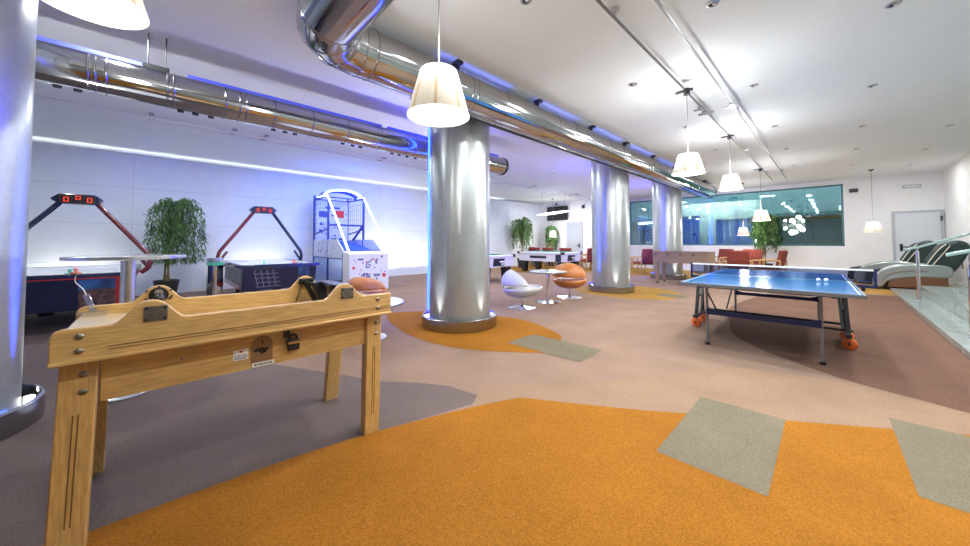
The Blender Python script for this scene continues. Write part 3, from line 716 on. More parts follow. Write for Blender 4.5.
# ------------------------------------------------------------------ basketball machine
def basketball():
    # local x: 0 front .. -2.6 back; y 0..1.03
    r = thing('basketball_machine', 'white basketball arcade machine outlined in glowing neon tubes', 'arcade machine', (-8.1,3.34,0))
    W, D = 1.03, 2.65
    fc = put('front_cabinet', B().prism([(-.42,.02),(0,.02),(0,.93),(-.03,.96),(-.42,1.00)], 'y', 0, W), M['white'], r, bev=.008)
    g = B(); rd = B(); rnd = random.Random(3)
    for i in range(26):
        y, z = rnd.uniform(.08,.95), rnd.uniform(.15,.88); s = rnd.uniform(.010,.026)
        (rd if i % 4 == 0 else g).ball((.001,y,z),(.002,s,s*rnd.uniform(.6,1.3)),10,6)
    # emblem shapes: big dark badge, figure and small word block
    g.lathe([(0,0),(.125,0),(.125,.003),(0,.003)],(.0,.40,.34),24,Matrix.Rotation(PI/2,4,'Y'))
    for (y,z,a) in ((.46,.72,.4),(.50,.66,-.5),(.47,.60,.2),(.53,.76,.9),(.42,.64,1.2)):
        g.box(.0,.004,-.045,.045,-.014,.014, Matrix.Translation((0,y,z)) @ Matrix.Rotation(a,4,'X'))
    for i in range(5): g.box(0,.003,.62+i*.034,.645+i*.034,.36,.43)
    g.box(0,.003,.66,.70,.68,.78).box(0,.003,.20,.34,.78,.82)
    rd.ball((.001,.90,.38),(.003,.05,.05),14,8).ball((.001,.10,.60),(.003,.035,.035),14,8)
    put('printed_marks', g, M['blueink'], fc); put('printed_marks', rd, M['redink'], fc)
    wb = B()
    for dz in (-.05,0,.05): wb.box(.002,.0045,.30,.50,.34+dz-.006,.34+dz+.006)
    wb.box(.002,.0045,.394,.406,.22,.46)
    put('badge_lines', wb, M['white'], fc)
    # ramp with netting
    put('ball_ramp', B().prism([(-2.2,1.18),(-.42,.86),(-.42,.92),(-2.2,1.26)], 'y', .06, W-.06), M['blued'], r)
    put('ramp_front', B().box(-.50,-.40,.03,W-.03,.86,1.02), M['bluef'], r)
    # side panels
    for y in (0, W-.03):
        sp = put('side_panel', B().prism([(-D+.05,.82),(-.42,.82),(-.42,1.03),(-.85,1.30),(-D+.05,1.30)], 'y', y, y+.03), M['art'], r)
        if y == 0:
            d = B()
            for i in range(40):
                x, z = rnd.uniform(-D+.15,-.9), rnd.uniform(.86,1.26); s = rnd.uniform(.012,.03)
                d.box(-s*.5,s*.5,-.003,.001,-s,s, Matrix.Translation((x,0,z)) @ Matrix.Rotation(rnd.uniform(0,3),4,'Y'))
            put('printed_marks', d, M['blueink'], sp)
        put('glass_panel', B().box(-D+.06,-.42,y+.01,y+.018,.12,.80), M['cglass'], r)
    # black posts
    for y in (.02, W-.02):
        f = B()
        for x, z1 in ((-D,2.62),(-1.50,2.48),(-.44,.95)):
            f.bar((x,y,.0),(x,y,z1),.045)
        f.bar((-D,y,.10),(-.40,y,.10),.04).bar((-D,y,.80),(-.40,y,.80),.03).bar((-D,y,2.50),(-1.5,y,2.50),.04).bar((-1.5,y,1.60),(-D,y,1.45),.035)
        put('frame', f, M['bluef'], r)
    for p0, p1, t_ in (((-D,.02,2.5),(-D,W-.02,2.5),.04),((-1.5,.02,2.46),(-1.5,W-.02,2.46),.03),((-1.5,0,1.70),(-1.5,W,1.70),.05),((-1.5,W-.03,1.70),(-1.9,W-.15,1.28),.05),((-1.5,.03,1.70),(-1.9,.15,1.28),.05)):
        put('cross_bar', B().bar(p0,p1,t_), M['bluef'], r)
    bb = put('backboard', B().box(-D+.06,-D+.09,.05,W-.05,1.25,2.48), M['art'], r, label='printed backboard')
    d = B(); rr = B(); rnd2 = random.Random(9)
    for i in range(34):
        y, z = rnd2.uniform(.1,.93), rnd2.uniform(1.3,2.1); s = rnd2.uniform(.02,.05)
        d.box(-D+.088,-D+.093,y-s,y+s,z-s*.6,z+s*.6)
    d.box(-D+.088,-D+.093,.12,.36,1.98,2.16).box(-D+.088,-D+.093,.30,.74,2.24,2.30)
    rr.box(-D+.088,-D+.094,.60,.86,1.98,2.20)
    put('printed_marks', d, M['blueink'], bb); put('printed_marks', rr, M['redink'], bb)
    hp = put('hoop', B().tube([(-D+.36+.21*math.cos(a*PI/12),W/2+.21*math.sin(a*PI/12),1.75) for a in range(24)],.012,8,closed=True).bar((-D+.08,W/2,1.75),(-D+.16,W/2,1.75),.08,.03), M['redtube'], r)
    nt = B()
    for a in range(12):
        c, s_ = math.cos(a*PI/6), math.sin(a*PI/6); c2, s2 = math.cos(a*PI/6+.4), math.sin(a*PI/6+.4)
        nt.cyl((-D+.36+.21*c,W/2+.21*s_,1.75),(-D+.36+.13*c2,W/2+.13*s2,1.42),.004,n=5)
        nt.cyl((-D+.36+.21*c2,W/2+.21*s2,1.75),(-D+.36+.13*c,W/2+.13*s_,1.42),.004,n=5)
    put('net', nt, M['white'], hp)
    # netting on the sides
    for y in (.015, W-.015):
        nb = B()
        for k in range(9):
            x = -D+.1+k*.14; nb.cyl((x,y,1.30),(x,y,2.48),.003,n=4,caps=False)
        for k in range(9):
            z = 1.35+k*.14; nb.cyl((-D+.05,y,z),(-1.5,y,z),.003,n=4,caps=False)
        put('side_net', nb, M['bluef'], r)
    # neon tubes
    for y in (.0, W):
        put('neon_tube', B().tube(spline([(-.03,y,.97),(-.40,y,1.36),(-1.45,y,2.43),(-1.56,y,2.50),(-1.72,y,2.52)],5,False),.024,10), M['neon'], r)
    put('neon_arch', B().tube([(-1.72-.0*i,W/2-(W/2+.02)*math.cos(PI*i/20),2.52+.20*math.sin(PI*i/20)) for i in range(21)],.03,10), M['arch'], r)
    put('header_arch', B().tube([(-2.05,W/2-(W/2+.01)*math.cos(PI*i/20),2.52+.19*math.sin(PI*i/20)) for i in range(21)],.045,10), M['bluef'], r)
    put('side_tube', B().cyl((-1.72,0,2.52),(-2.30,0,2.54),.024,n=10), M['arch'], r); put('side_tube', B().cyl((-1.72,W,2.52),(-2.30,W,2.54),.024,n=10), M['arch'], r)
    return r
basketball()

# ------------------------------------------------------------------ litter bin
r = thing('steel_bin', 'slim chrome litter bin standing between the plant and an air hockey table', 'bin', (-8.75,.87,0))
put('body', B().lathe([(0,.0),(.135,.0),(.135,.86),(.128,.865),(.122,.86),(.122,.1),(0,.1)], n=40), M['chrome'], r)
put('lid_ring', B().lathe([(.125,.85),(.142,.855),(.142,.895),(.10,.91),(.09,.90),(.09,.86)], n=40), M['steel'], r)
put('green_liner', B().lathe([(.137,.76),(.1375,.83),(.139,.83),(.139,.76)], n=40), M['puckg'], r, label='green band below the rim')

# ------------------------------------------------------------------ plants
def plant(loc, pot_h, pot_r, top, width, label, n=130, seed=1, m='leaf', droop=.9, leaf=.11, group='tall indoor plants in pots', lean=(0,0), base=.9, wd=.013):
    r = thing('potted_plant', label, 'plant', loc, 0, group)
    rnd = random.Random(seed)
    put('pot', B().lathe([(0,0),(pot_r*.72,0),(pot_r*.97,pot_h-.03),(pot_r,pot_h-.03),(pot_r,pot_h),(pot_r*.92,pot_h),(pot_r*.90,pot_h-.06),(0,pot_h-.06)], n=36), M['pot'], r)
    put('soil', B().lathe([(0,pot_h-.05),(pot_r*.9,pot_h-.05)], n=24), M['soil'], r)
    st = B()
    for k in range(4):
        a = k*1.6; q = .05
        st.tube(spline([(q*math.cos(a),q*math.sin(a),pot_h-.06),(q*.7*math.cos(a+1),q*.7*math.sin(a+1),pot_h+.3),(lean[0]*.4+q*1.2*math.cos(a+2),lean[1]*.4+q*1.2*math.sin(a+2),top*.62),(lean[0]+.1*math.cos(a+2),lean[1]+.1*math.sin(a+2),top*.86)],5,False),[.017]*10+[.011]*6,7)
    put('stems', st, M['stem'], r)
    b = B()
    for i in range(n):
        a = rnd.uniform(0,2*PI); sp = width*.5*math.sqrt(rnd.uniform(.03,1))
        z0 = pot_h+.25+(top-pot_h-.25)*rnd.uniform(.35,.9); 
        p0 = Vector((lean[0]*.8+.06*math.cos(a), lean[1]*.8+.06*math.sin(a), z0))
        z1 = min(top-rnd.uniform(0,.22), z0+rnd.uniform(.1,.38))
        p1 = Vector((lean[0]+sp*.55*math.cos(a), lean[1]+sp*.55*math.sin(a), z1))
        p2 = Vector((lean[0]+sp*math.cos(a), lean[1]+sp*math.sin(a), z1-rnd.uniform(.05,.35)*droop))
        p3 = Vector((lean[0]+sp*1.02*math.cos(a+.1), lean[1]+sp*1.02*math.sin(a+.1), max(base, p2.z-rnd.uniform(.15,.7)*droop)))
        P = spline([p0,p1,p2,p3],5,False)
        for j, p in enumerate(P[2:]):
            for q in range(2):
                d = Vector((rnd.uniform(-.7,.7), rnd.uniform(-.7,.7), rnd.uniform(-1.6,-.15))); d.normalize()
                L = leaf*rnd.uniform(.7,1.3); sd = d.cross(Vector((rnd.uniform(-1,1),rnd.uniform(-1,1),.4))).normalized()*wd
                b.poly([p, p+d*L*.4+sd, p+d*L+Vector((0,0,-.02)), p+d*L*.4-sd])
    put('foliage', b, M[m], r, smooth=0)
    return r
plant((-10.15,.18,0), .40, .22, 2.26, .98, 'weeping potted plant in a dark pot between the two air hockey tables', 150, 4, droop=1.5, base=.85, leaf=.13, wd=.010, lean=(.1,.14))
plant((-10.4,12.6,0), .45, .25, 2.50, 1.0, 'light green bushy plant in the far left corner beyond the pool tables', 100, 8, 'leafy', droop=.8, base=.95, wd=.02, leaf=.13)
plant((-9.95,14.4,0), .45, .24, 2.12, .62, 'dark plant standing against the far wall under the television', 90, 11, droop=.8, wd=.02, leaf=.12)
plant((-1.75,15.95,0), .45, .24, 2.35, .78, 'tall green plant in front of the window beside the red armchairs', 110, 15, droop=.8, base=.75, wd=.02, leaf=.14)

# ------------------------------------------------------------------ pool tables
def pool_table(loc, rz, label):
    r = thing('pool_table', label, 'pool table', loc, rz, 'white pool tables with black legs')
    L, W = 2.2, 1.35
    bd = put('cabinet', B().prism([(.04,.46),(L-.04,.46),(L,.76),(0,.76)], 'y', .03, W-.03), M['white'], r, bev=.008)
    rl = B()
    rl.box(-.02,L+.02,-.02,.10,.755,.83).box(-.02,L+.02,W-.10,W+.02,.755,.83).box(-.02,.10,.10,W-.10,.755,.83).box(L-.10,L+.02,.10,W-.10,.755,.83)
    put('rail', rl, M['white'], r, bev=.01)
    put('cloth', B().box(.09,L-.09,.09,W-.09,.77,.80), M['slate'], r)
    cu = B()
    cu.box(.10,L-.10,.09,.13,.795,.832).box(.10,L-.10,W-.13,W-.09,.795,.832).box(.09,.13,.13,W-.13,.795,.832).box(L-.13,L-.09,.13,W-.13,.795,.832)
    put('cushion', cu, M['slate'], r)
    for x in (0, L):
        for y in (0, W):
            sx, sy = (1 if x == 0 else -1), (1 if y == 0 else -1)
            put('corner_cap', B().box(min(x-sx*.03,x+sx*.10),max(x-sx*.03,x+sx*.10),min(y-sy*.03,y+sy*.10),max(y-sy*.03,y+sy*.10),.745,.845), M['black'], r, bev=.02)
            cx, cy = x+sx*.20, y+sy*.20
            lg = B(); lg.prism([(cx-.13,.47),(cx+.13,.47),(cx+.075,.04),(cx-.075,.04)], 'y', cy-.11, cy+.11).cyl((cx,cy,0),(cx,cy,.05),.05,n=16)
            put('leg', lg, M['black'], r)
    bx = put('name_plate', B().box(.62,1.42,.005,.02,.585,.68), M['black'], bd)
    d = B(); rnd = random.Random(5); x = .66
    while x < 1.36:
        w = rnd.uniform(.03,.06); d.box(x,x+w,.002,.006,.61,.655); x += w+.018
    put('lettering', d, M['dmetal'], bx)
    put('coin_box', B().box(1.86,2.10,.0,.03,.47,.75), M['navy'], bd)
    e = put('end_panel', B().box(L-.03,L+.005,.36,.86,.50,.72), M['black'], bd)
    put('ball_window', B().box(L+.002,L+.008,.62,.86,.60,.645).box(L+.002,L+.008,.70,.86,.53,.57), M['white'], e)
    return r
pool_table((-9.3,11.0,0), 0, 'white pool table farther back on ochre carpet under the lens-shaped lamp')
pool_table((-9.30,6.85,0), R(2), 'white pool table partly hidden behind the central steel column')

# ------------------------------------------------------------------ foosball table
def foosball():
    r = thing('foosball_table', 'light wood foosball table standing in front of the farthest column', 'foosball table', (-3.78,10.75,0))
    L, W = 1.42, .76
    b = B(); b.box(0,L,0,.03,.62,.93).box(0,L,W-.03,W,.62,.93).box(0,.03,.03,W-.03,.62,.93).box(L-.03,L,.03,W-.03,.62,.93)
    put('cabinet', b, M['fooswood'], r, bev=.006)
    put('playfield', B().box(.03,L-.03,.03,W-.03,.78,.80), M['puckg'], r)
    put('top_edge', B().box(-.02,L+.02,-.02,.05,.93,.95).box(-.02,L+.02,W-.05,W+.02,.93,.95).box(-.02,.05,.05,W-.05,.93,.95).box(L-.05,L+.02,.05,W-.05,.93,.95), M['fooswood'], r)
    for x in (.08, L-.08):
        for y in (.08, W-.08):
            l = put('leg', B().box(x-.045,x+.045,y-.045,y+.045,.05,.62), M['fooswood'], r, bev=.006)
            put('foot', B().cyl((x,y,0),(x,y,.05),.03,n=12), M['black'], l)
    for i in range(8):
        x = .14+i*(L-.28)/7; s = 1 if i % 2 else -1
        y0, y1 = (-.22, W+.10) if s < 0 else (-.10, W+.22)
        rd = put('rod', B().cyl((x,y0,.875),(x,y1,.875),.008,n=10), M['chrome'], r)
        put('handle', B().cyl((x,y0-.06,.875),(x,y0+.05,.875),.016,.018,12) if s < 0 else B().cyl((x,y1-.05,.875),(x,y1+.06,.875),.018,.016,12), M['black'], rd)
        n = (1,2,3,5,5,3,2,1)[i]
        p = B()
        for k in range(n):
            y = W*(k+1)/(n+1); p.box(x-.012,x+.012,y-.014,y+.014,.81,.90).ball((x,y,.91),.014,10,6)
        put('players', p, M['red'] if s < 0 else M['navy'], rd)
    put('score_bar', B().box(-.01,.01,.20,.56,.95,1.0), M['fooswood'], r)
foosball()

# ------------------------------------------------------------------ table tennis table
def pingpong():
    r = thing('table_tennis_table', 'blue table tennis table on orange wheels with its net up', 'table tennis table', (-.585,5.86,0), R(1.8))
    W, L = 1.475, 2.82
    for s in (-1, 1):
        y0, y1 = (-L/2, -.012) if s < 0 else (.012, L/2)
        h = put('table_half', B().box(-W/2+.012,W/2-.012,y0+.012,y1-.004,.735,.76), M['ppt'], r)
        put('edge_frame', B().box(-W/2,W/2,y0 if s<0 else y1-.014,y0+.014 if s<0 else y1,.725,.757).box(-W/2,-W/2+.014,y0,y1,.725,.757).box(W/2-.014,W/2,y0,y1,.725,.757), M['alu'], h)
        ln = B(); z0, z1 = .76, .7608
        ln.box(-W/2+.030,-W/2+.040,y0+.03,y1,z0,z1).box(W/2-.040,W/2-.030,y0+.03,y1,z0,z1).box(-.0015,.0015,y0+.02,y1,z0,z1)
        ye = y0+.03 if s < 0 else y1-.04
        ln.box(-W/2+.040,W/2-.040,ye,ye+.010,z0,z1)
        put('lines', ln, M['ppline'], h)
        put('under_frame', B().box(-.55,.55,s*(L/2-.36)-.02,s*(L/2-.36)+.02,.68,.735).box(-.56,-.52,min(s*.1,s*(L/2-.1)),max(s*.1,s*(L/2-.1)),.70,.735).box(.52,.56,min(s*.1,s*(L/2-.1)),max(s*.1,s*(L/2-.1)),.70,.735), M['dmetal'], h)
        for x in (-.525,.455):
            y = s*(L/2-.36)
            lg = put('leg', B().box(x-.013,x+.013,y-.013,y+.013,.02,.70), M['alu'], r)
            put('foot', B().cyl((x,y,0),(x,y,.03),.026,n=12), M['black'], lg)
            put('brace', B().cyl((x,y,.64),(x*1.02,s*.30,.24),.010,n=8), M['dmetal'], r)
        put('cross_bar', B().box(-.525,.455,s*(L/2-.36)-.016,s*(L/2-.36)+.016,.365,.415).prism([(-.525,.36),(-.44,.365),(-.44,.415),(-.525,.445)],'y',s*(L/2-.36)-.02,s*(L/2-.36)+.02).prism([(.455,.36),(.37,.365),(.37,.415),(.455,.445)],'y',s*(L/2-.36)-.02,s*(L/2-.36)+.02), M['ppblue'], r)
    for sx in (-1, 1):
        x = -.80 if sx < 0 else .66
        f = B()
        f.bar((x,-.10,.72),(x+sx*.02,-.22,.18),.035).bar((x,.10,.72),(x+sx*.02,.22,.18),.035).bar((x+sx*.02,-.30,.17),(x+sx*.02,.30,.17),.045).bar((x,-.16,.45),(x,.16,.45),.025)
        put('wheel_frame', f, M['dmetal'], r)
        put('strut', B().bar((x-sx*.05,-.05,.72),(x-sx*.02,-.14,.2),.022), M['alu'], r)
        for y in (-.17,.29):
            wz = .066
            wl = put('wheel', B().lathe([(0,-.025),(.05,-.025),(.062,-.020),(.066,-.012),(.066,.012),(.062,.020),(.05,.025),(0,.025)],(x+sx*.03,y,wz),28,Matrix.Rotation(R(-25),4,'Z') @ Matrix.Rotation(R(90),4,'X')), M['orangew'], r)
            put('hub', B().cyl((x+sx*.03,y-.03,wz),(x+sx*.03,y+.03,wz),.018,n=14).bar((x+sx*.03,y+.04,wz),(x+sx*.02,y+.04,.17),.02), M['dmetal'], wl)
    put('axle_bar', B().cyl((-.72,-.2,.22),(.72,-.2,.22),.014,n=10).cyl((-.72,.2,.22),(.72,.2,.22),.014,n=10), M['black'], r)
    nt = put('net', B().box(-.91,.91,-.002,.002,.775,.90), M['netg'], r)
    put('net_tape', B().box(-.915,.915,-.006,.006,.895,.915), M['netc'], nt)
    put('net_cords', B().cyl((-.91,0,.775),(.91,0,.775),.004,n=6), M['ppblue'], nt)
    for sx in (-1, 1):
        p = put('net_post', B().box(sx*.915-.012,sx*.915+.012,-.014,.014,.70,.925).box(min(sx*.74,sx*.92),max(sx*.74,sx*.92),-.02,.02,.700,.735).box(sx*.82-.04,sx*.82+.04,-.03,.03,.76,.775), M['ppblue'], r)
        put('knob', B().cyl((sx*.82,0,.66),(sx*.82,0,.70),.018,n=12), M['black'], p)
pingpong()
for x, y, lab in ((-.13,5.66,'left of two white balls lying by the net of the blue table'),(-.065,5.70,'right of two white balls lying by the net of the blue table')):
    tag(put('table_tennis_ball', B().ball((0,0,0),.02,16,10), M['whitem']), lab, 'ball', 'white table tennis balls')
    bpy.context.scene.collection.objects[-1].location = (x,y,.781)

# ------------------------------------------------------------------ red armchairs and low tables
def armchair(loc, rz, label):
    # faces local +Y
    r = thing('armchair', label, 'chair', loc, rz, 'red armchairs with wooden arms')
    put('seat', B().box(-.27,.27,-.24,.30,.36,.47), M['redfab'], r, bev=.03)
    Mb = Matrix.Translation((0,-.26,.44)) @ Matrix.Rotation(R(12),4,'X')
    put('backrest', B().box(-.28,.28,-.05,.05,0,.54,Mb), M['redfab'], r, bev=.035)
    for s in (-1, 1):
        put('armrest', B().tube(spline([(s*.31,-.36,.66),(s*.31,0,.655),(s*.31,.28,.645),(s*.31,.335,.60),(s*.31,.33,.5)],5,False),.022,8), M['beech'], r)
        put('leg', B().bar((s*.31,.33,0),(s*.31,.33,.60),.035), M['beech'], r)
        put('leg', B().bar((s*.31,-.30,0),(s*.31,-.36,.66),.035), M['beech'], r)
        put('side_rail', B().bar((s*.31,-.31,.36),(s*.31,.33,.36),.03,.04), M['beech'], r)
    return r
def low_table(loc, label):
    r = thing('side_table', label, 'table', loc, 0, 'low wooden tables among the armchairs')
    put('table_top', B().box(-.3,.3,-.3,.3,.52,.55), M['beech'], r, bev=.006)
    for x in (-.26,.26):
        for y in (-.26,.26): put('leg', B().box(x-.02,x+.02,y-.02,y+.02,0,.52), M['beech'], r)
a0 = armchair((-2.14,13.1,0), R(20), 'red armchair seen from behind just above the blue table tennis net')
def ac(loc, rz, label): return dup(a0, loc, rz, label)
ac((-1.98,14.95,0), R(185), 'red armchair behind another one, just left of the tall plant by the window')
ac((-1.42,13.9,0), R(80), 'red armchair in profile with a pale wooden arm right of the tall plant')
ac((-3.0,15.2,0), R(150), 'red armchair behind the right end of the foosball table')
ac((-5.15,13.6,0), R(55), 'red armchair in profile between the two farther steel columns')
ac((-6.75,14.6,0), R(-40), 'red armchair half hidden by the blue striped column on its right edge')
ac((-7.35,13.4,0), R(60), 'red armchair close to the left edge of the blue striped column')
ac((-7.75,14.35,0), R(170), 'red armchair between the grey door and the blue striped column')
ac((-8.35,13.45,0), R(5), 'red armchair in front of the grey door by the far wall')
ac((-9.2,13.35,0), R(0), 'red armchair below the tiny pendant lamp')
ac((-9.98,13.3,0), R(10), 'red armchair left of the tiny pendant lamp')
ac((-10.65,14.2,0), R(-80), 'leftmost red armchair beside the light green corner plant')
low_table((-2.75,14.2,0), 'low wooden table left of the red armchairs by the window')
low_table((-5.95,14.2,0), 'low wooden table beside the red armchair between the two farther columns')
low_table((-8.65,14.35,0), 'low wooden table hidden among the red armchairs by the far wall')

# ------------------------------------------------------------------ steps and handrails
st = thing('marble_steps', 'pale marble steps rising along the right side of the room', 'steps', (0,0,0))
for x, ye, z0, z1 in ((.97,13.15,.0,.085),(1.33,12.45,.085,.25),(1.69,11.6,.25,.42),(2.05,10.9,.42,.59),(2.41,10.2,.59,.76)):
    put('step', B().box(x,5.095,-2.595,ye,z0,z1), M['marble'], st, bev=.006)
def handrail(y, label):
    r = thing('handrail', label, 'handrail', (0,y,0), 0, 'glass topped handrails on the marble steps')
    sl = .43
    P = [(.98,1.045),(1.15,1.10),(3.4,1.10+sl*2.25)]
    b = B(); b.prism([(x,z) for x,z in P]+[(x,z+.045) for x,z in P[::-1]], 'y', -.035, .035)
    put('rail', b, M['grnglass'], r, bev=.01)
    for x, zb in ((1.15,.085),(2.25,.59),(3.2,.76)):
        zt = 1.10+sl*(x-1.15)
        p = put('post', B().cyl((x,0,zb),(x,0,zt-.05),.024,n=20).cyl((x,0,zt-.06),(x,0,zt+.005),.010,n=12), M['chrome'], r)
        put('post_flange', B().lathe([(0,0),(.05,0),(.05,.008),(.026,.014),(0,.014)],(x,0,zb),24), M['chrome'], p)
handrail(10.7, 'farther handrail on the marble steps in front of the massage chairs')
handrail(7.05, 'nearer handrail on the marble steps cut by the right edge')

# ------------------------------------------------------------------ massage chairs
def massage(loc, rz, label):
    # local: faces -X, feet at x=0, head at x=1.75, width along y +-.36
    r = thing('massage_chair', label, 'massage chair', loc, rz, 'bulky reclining massage chairs')
    r.scale = (.84,1,1)
    put('base', B().box(.35,1.40,-.27,.27,.0,.22), M['black'], r, bev=.04)
    put('seat', B().box(.35,1.15,-.24,.24,.22,.45), M['mgreen'], r, bev=.08)
    for s in (-1, 1):
        y0 = s*.27; y1 = s*.40
        a, b_ = min(y0,y1), max(y0,y1)
        prof = [(.12,.20),(.20,.40),(.42,.56),(.80,.66),(1.25,.68),(1.58,.64),(1.64,.50),(1.55,.36),(1.1,.36),(.72,.31),(.45,.22),(.34,.08),(.18,.08)]
        sh = put('arm_shell', B().prism([(p[0],p[1]) for p in [tuple(q) for q in spline(prof,3)]], 'y', a, b_), M['msil'], r, bev=.03, smooth=60)
        put('side_panel', B().prism([(.44,.08),(1.55,.08),(1.55,.38),(1.1,.39),(.75,.34),(.48,.25)], 'y', a+.02, b_-.02), M['mbrown'], r, bev=.015)
        put('trim_line', B().tube(spline([(.32,y1+s*.005,.22),(.48,y1+s*.005,.40),(.82,y1+s*.005,.505),(1.2,y1+s*.005,.52)],6,False),.01,8), M['mbrown'], sh)
    lr = put('leg_rest', B().prism([(-.06,.12),(.02,.42),(.34,.46),(.40,.12)], 'y', -.27, .27), M['mgreen'], r, bev=.05)
    for s in (-1,1): put('calf_wall', B().prism([(-.05,.14),(.0,.45),(.30,.50),(.34,.16)], 'y', s*.29-.04, s*.29+.04), M['blackr'], lr, bev=.03)
    put('knee_ring', B().box(.30,.40,-.33,.33,.14,.48), M['black'], r, bev=.04)
    back = [(1.18,.42),(1.25,.72),(1.40,1.02),(1.56,1.2),(1.74,1.27),(1.90,1.21),(1.94,1.06),(1.87,.86),(1.74,.62),(1.58,.42),(1.40,.36)]
    bk = put('backrest', B().prism([tuple(p) for p in spline(back,3)], 'y', -.31, .31), M['mgreen'], r, bev=.07, smooth=60)
    for s in (-1,1): put('back_wing', B().prism([(1.26,.55),(1.17,.74),(1.34,1.03),(1.50,1.18),(1.62,1.16),(1.44,.85)], 'y', s*.315-.045, s*.315+.045), M['mgreen'], bk, bev=.03)
    put('piping', B().tube(spline([(1.19,-.365,.68),(1.30,-.37,.88),(1.42,-.37,1.06),(1.54,-.365,1.18)],6,False),.012,8).tube(spline([(1.25,-.365,.60),(1.38,-.37,.80),(1.50,-.37,.98),(1.60,-.365,1.14)],6,False),.012,8), M['piping'], bk)
    put('head_pillow', B().ball((1.45,0,1.08),(.16,.24,.08),18,10,Matrix.Rotation(R(-45),3,'Y')), M['mgreen'], r)
massage((.62,13.95,0), R(-4), 'silver and dark green massage chair just beyond the marble steps')
massage((.34,15.25,0), R(-4), 'dark massage chair behind the silver one, nearer the pale grey door')

# ------------------------------------------------------------------ wall fittings
r = thing('television', 'black flat television mounted high on the far left wall', 'television', (-9.85,YT-.16,2.70), R(0))
put('casing', B().box(-.62,.62,0,.06,-.36,.36), M['black'], r, bev=.01)
put('screen', B().box(-.59,.59,-.003,.001,-.32,.33), M['screen'], r)
put('wall_bracket', B().box(-.15,.15,.06,.158,-.15,.15), M['dmetal'], r)
r = thing('wall_sensor', 'small dark box high on the white wall right of the window', 'sensor', (.52,YF-.04,2.93))
put('body', B().box(-.10,.10,0,.038,-.065,.065), M['dmetal'], r, bev=.01); put('lens', B().cyl((0,-.006,0),(0,.002,0),.035,n=16), M['black'], r)
r = thing('wall_speaker', 'tiny dark speaker high on the far wall right of the television', 'speaker', (-8.42,YT-.09,2.95))
put('body', B().box(-.06,.06,0,.07,-.08,.08), M['dmetal'], r, bev=.01); put('bracket', B().box(-.02,.02,.07,.088,-.03,.03), M['black'], r)
r = thing('wall_camera', 'tiny dark camera on the wall just above the television', 'camera', (-9.95,YT-.13,3.19))
put('body', B().box(-.05,.05,0,.10,-.04,.04), M['dmetal'], r, bev=.01); put('bracket', B().box(-.02,.02,.10,.128,-.02,.02), M['black'], r)
r = thing('exit_sign', 'small pale sign plate high on the wall above the grey door', 'sign', (1.72,YF-.02,2.93))
put('plate', B().box(-.18,.18,0,.018,-.055,.055), M['frameg'], r, bev=.004)
sg = B()
for i in range(6): sg.box(-.14+i*.048,-.105+i*.048,-.002,.001,-.025,.025)
put('print', sg, M['whitem'], r)
r = thing('wall_socket', 'small dark socket on the right wall behind the massage chairs', 'socket', (XR-.012,14.75,.62))
put('plate', B().box(0,.011,-.05,.05,-.07,.07), M['dmetal'], r, bev=.003)

# ------------------------------------------------------------------ lights
def area(name, loc, rot, sx, sy, e, col, spread=180):
    L = bpy.data.lights.new(name, 'AREA'); L.shape = 'RECTANGLE'; L.size = sx; L.size_y = sy; L.energy = e; L.color = col; L.spread = R(spread)
    o = bpy.data.objects.new(name, L); COL.objects.link(o); o.location = loc; o.rotation_euler = rot; return o
def spot(name, loc, rot, e, col, ang, blend=.6, size=.04):
    L = bpy.data.lights.new(name, 'SPOT'); L.energy = e; L.color = col; L.spot_size = R(ang); L.spot_blend = blend; L.shadow_soft_size = size
    o = bpy.data.objects.new(name, L); COL.objects.link(o); o.location = loc; o.rotation_euler = rot; return o
# recessed spotlights shine down; extra beams on the left are added fill without fixtures
for (x, y) in dl + [(-5.9,1.5),(-5.9,3.8),(-8.3,3.6),(.42,.2),(-.685,1.2),(1.505,3.4),(1.505,1.2),(-4.6,-.3),(-8.3,1.2),(-8.3,-1.2)]:
    L = bpy.data.lights.new('spotlight_beam','AREA'); L.shape = 'DISK'; L.size = .14; L.energy = 32 if y < 8 or x < -5 else 17; L.color = (.93,.98,1)
    o = bpy.data.objects.new('spotlight_beam', L); COL.objects.link(o); o.location = (x,y,ZC-.03)
# column uplights; the wide outward white ones are added to brighten the ceiling
WH = (1,.98,.95); BL = (.015,.06,1)
for y, lamps in CL:
    for a, col, e, tilt in lamps:
        cx, sy_ = math.cos(R(a)), math.sin(R(a)); blue = col == 'b'
        o = spot('column_uplight', (-3.93+.515*cx, y+.515*sy_, .13), (0,0,0), e, BL if blue else WH, 110 if tilt >= .3 else 8.2 if blue else 34, .8, .03)
        o.rotation_euler = (Vector((cx*tilt, sy_*tilt, 1))).to_track_quat('-Z','Y').to_euler()
# blue strips on the left duct, blue glow over the right duct
for y in (2.8,4.5,6.2,7.9,9.6,11.5):
    area('blue_strip', (-2.97,y,3.27), (PI,R(-25),0), .03, 1.2, .5, (.12,.18,1))
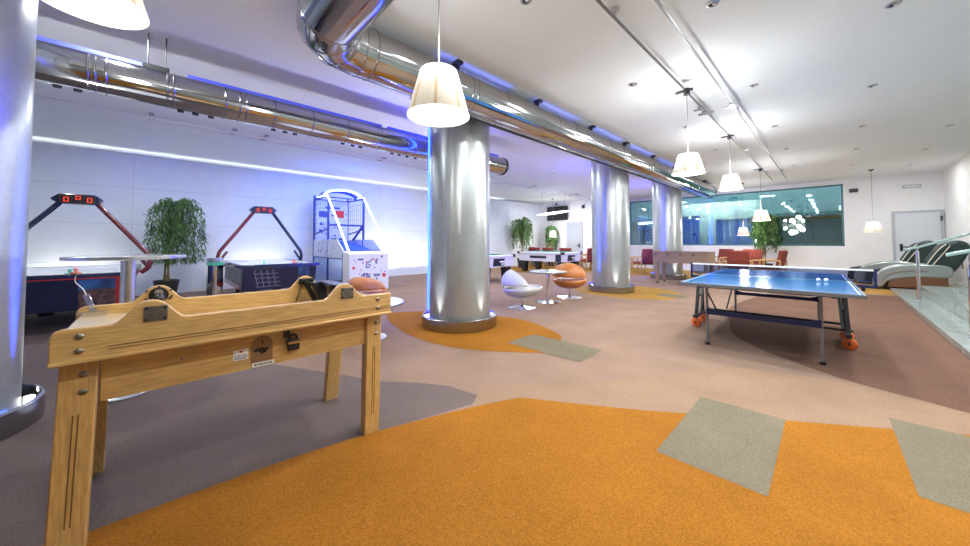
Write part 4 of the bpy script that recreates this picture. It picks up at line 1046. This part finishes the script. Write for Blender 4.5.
# blue wall washers and white floor-level wall lights behind the games
for y, e in ((-.2,14),(2.7,45),(3.9,45),(5.4,30)):
    o = spot('blue_washer', (-9.2,y,3.2), (0,0,0), e*2.2, (.03,.12,1), 130, 1, .15)
    o.rotation_euler = Vector((-1.6,.2,-1.2)).to_track_quat('-Z','Y').to_euler()
for y, e in ((-1.2,7),(2.0,8),(5.6,26),(7.2,8)):
    o = area('wall_light', (XL+.35,y,.35), (0,0,0), 1.2, .1, e, (1,.98,.95), 160)
    o.rotation_euler = Vector((-.5,0,1)).to_track_quat('-Z','Y').to_euler()
L = bpy.data.lights.new('machine_light','POINT'); L.energy = 22; L.color = (.05,.16,1); L.shadow_soft_size = .1
o = bpy.data.objects.new('machine_light', L); COL.objects.link(o); o.location = (-9.5,3.86,2.3)
area('cove_light', (XL+.07,3,ZC-.06), (PI,0,0), .04, 18, 9, (.95,.98,1))
# pool lamp, then added fills for the window backdrop and far seating
area('pool_lamp_light', (-8.0,11.7,2.33), (0,0,0), 1.5, .12, 40, (.95,.97,1))
area('backdrop_fill', (-2.5,YF+1.6,4.6), (R(15),0,0), 8, 1.0, 210, (.75,.95,1))  # added only to light the backdrop behind the window
area('blind_fill', (-3.5,YF+.36,3.35), (R(12),0,0), 2.8, .1, 200, (.9,.97,1))  # added only to light the blue panels
for x in (-9,-5.5,-2):
    area('far_fill', (x,13.5,ZC-.03), (0,0,0), .5, .5, 9, (1,.96,.92))  # fill added under the ceiling to lift the dim far end
# even pale world background, added as ambient fill around the closed room
W = bpy.data.worlds.new('hall'); S.world = W; W.use_nodes = True
W.node_tree.nodes['Background'].inputs[0].default_value = (.86,.92,1,1)
W.node_tree.nodes['Background'].inputs[1].default_value = 1.5

# ------------------------------------------------------------------ camera
cd = bpy.data.cameras.new('camera'); cam = bpy.data.objects.new('camera', cd); COL.objects.link(cam)
cam.location = (0,0,1.23); cam.rotation_euler = (R(91.8),0,R(45.8))
cd.sensor_width = 36; cd.lens = 338/970*36; cd.shift_y = -41.6/970; cd.clip_start = .05
S.camera = cam
S.view_settings.view_transform = 'Standard'; S.view_settings.look = 'None'; S.view_settings.gamma = 1; S.view_settings.exposure = .1
S.view_settings.use_curve_mapping = False
S.cycles.max_bounces = 8; S.cycles.diffuse_bounces = 4; S.cycles.glossy_bounces = 4; S.cycles.transparent_max_bounces = 12
S.cycles.sample_clamp_indirect = 4; S.cycles.caustics_reflective = False; S.cycles.caustics_refractive = False
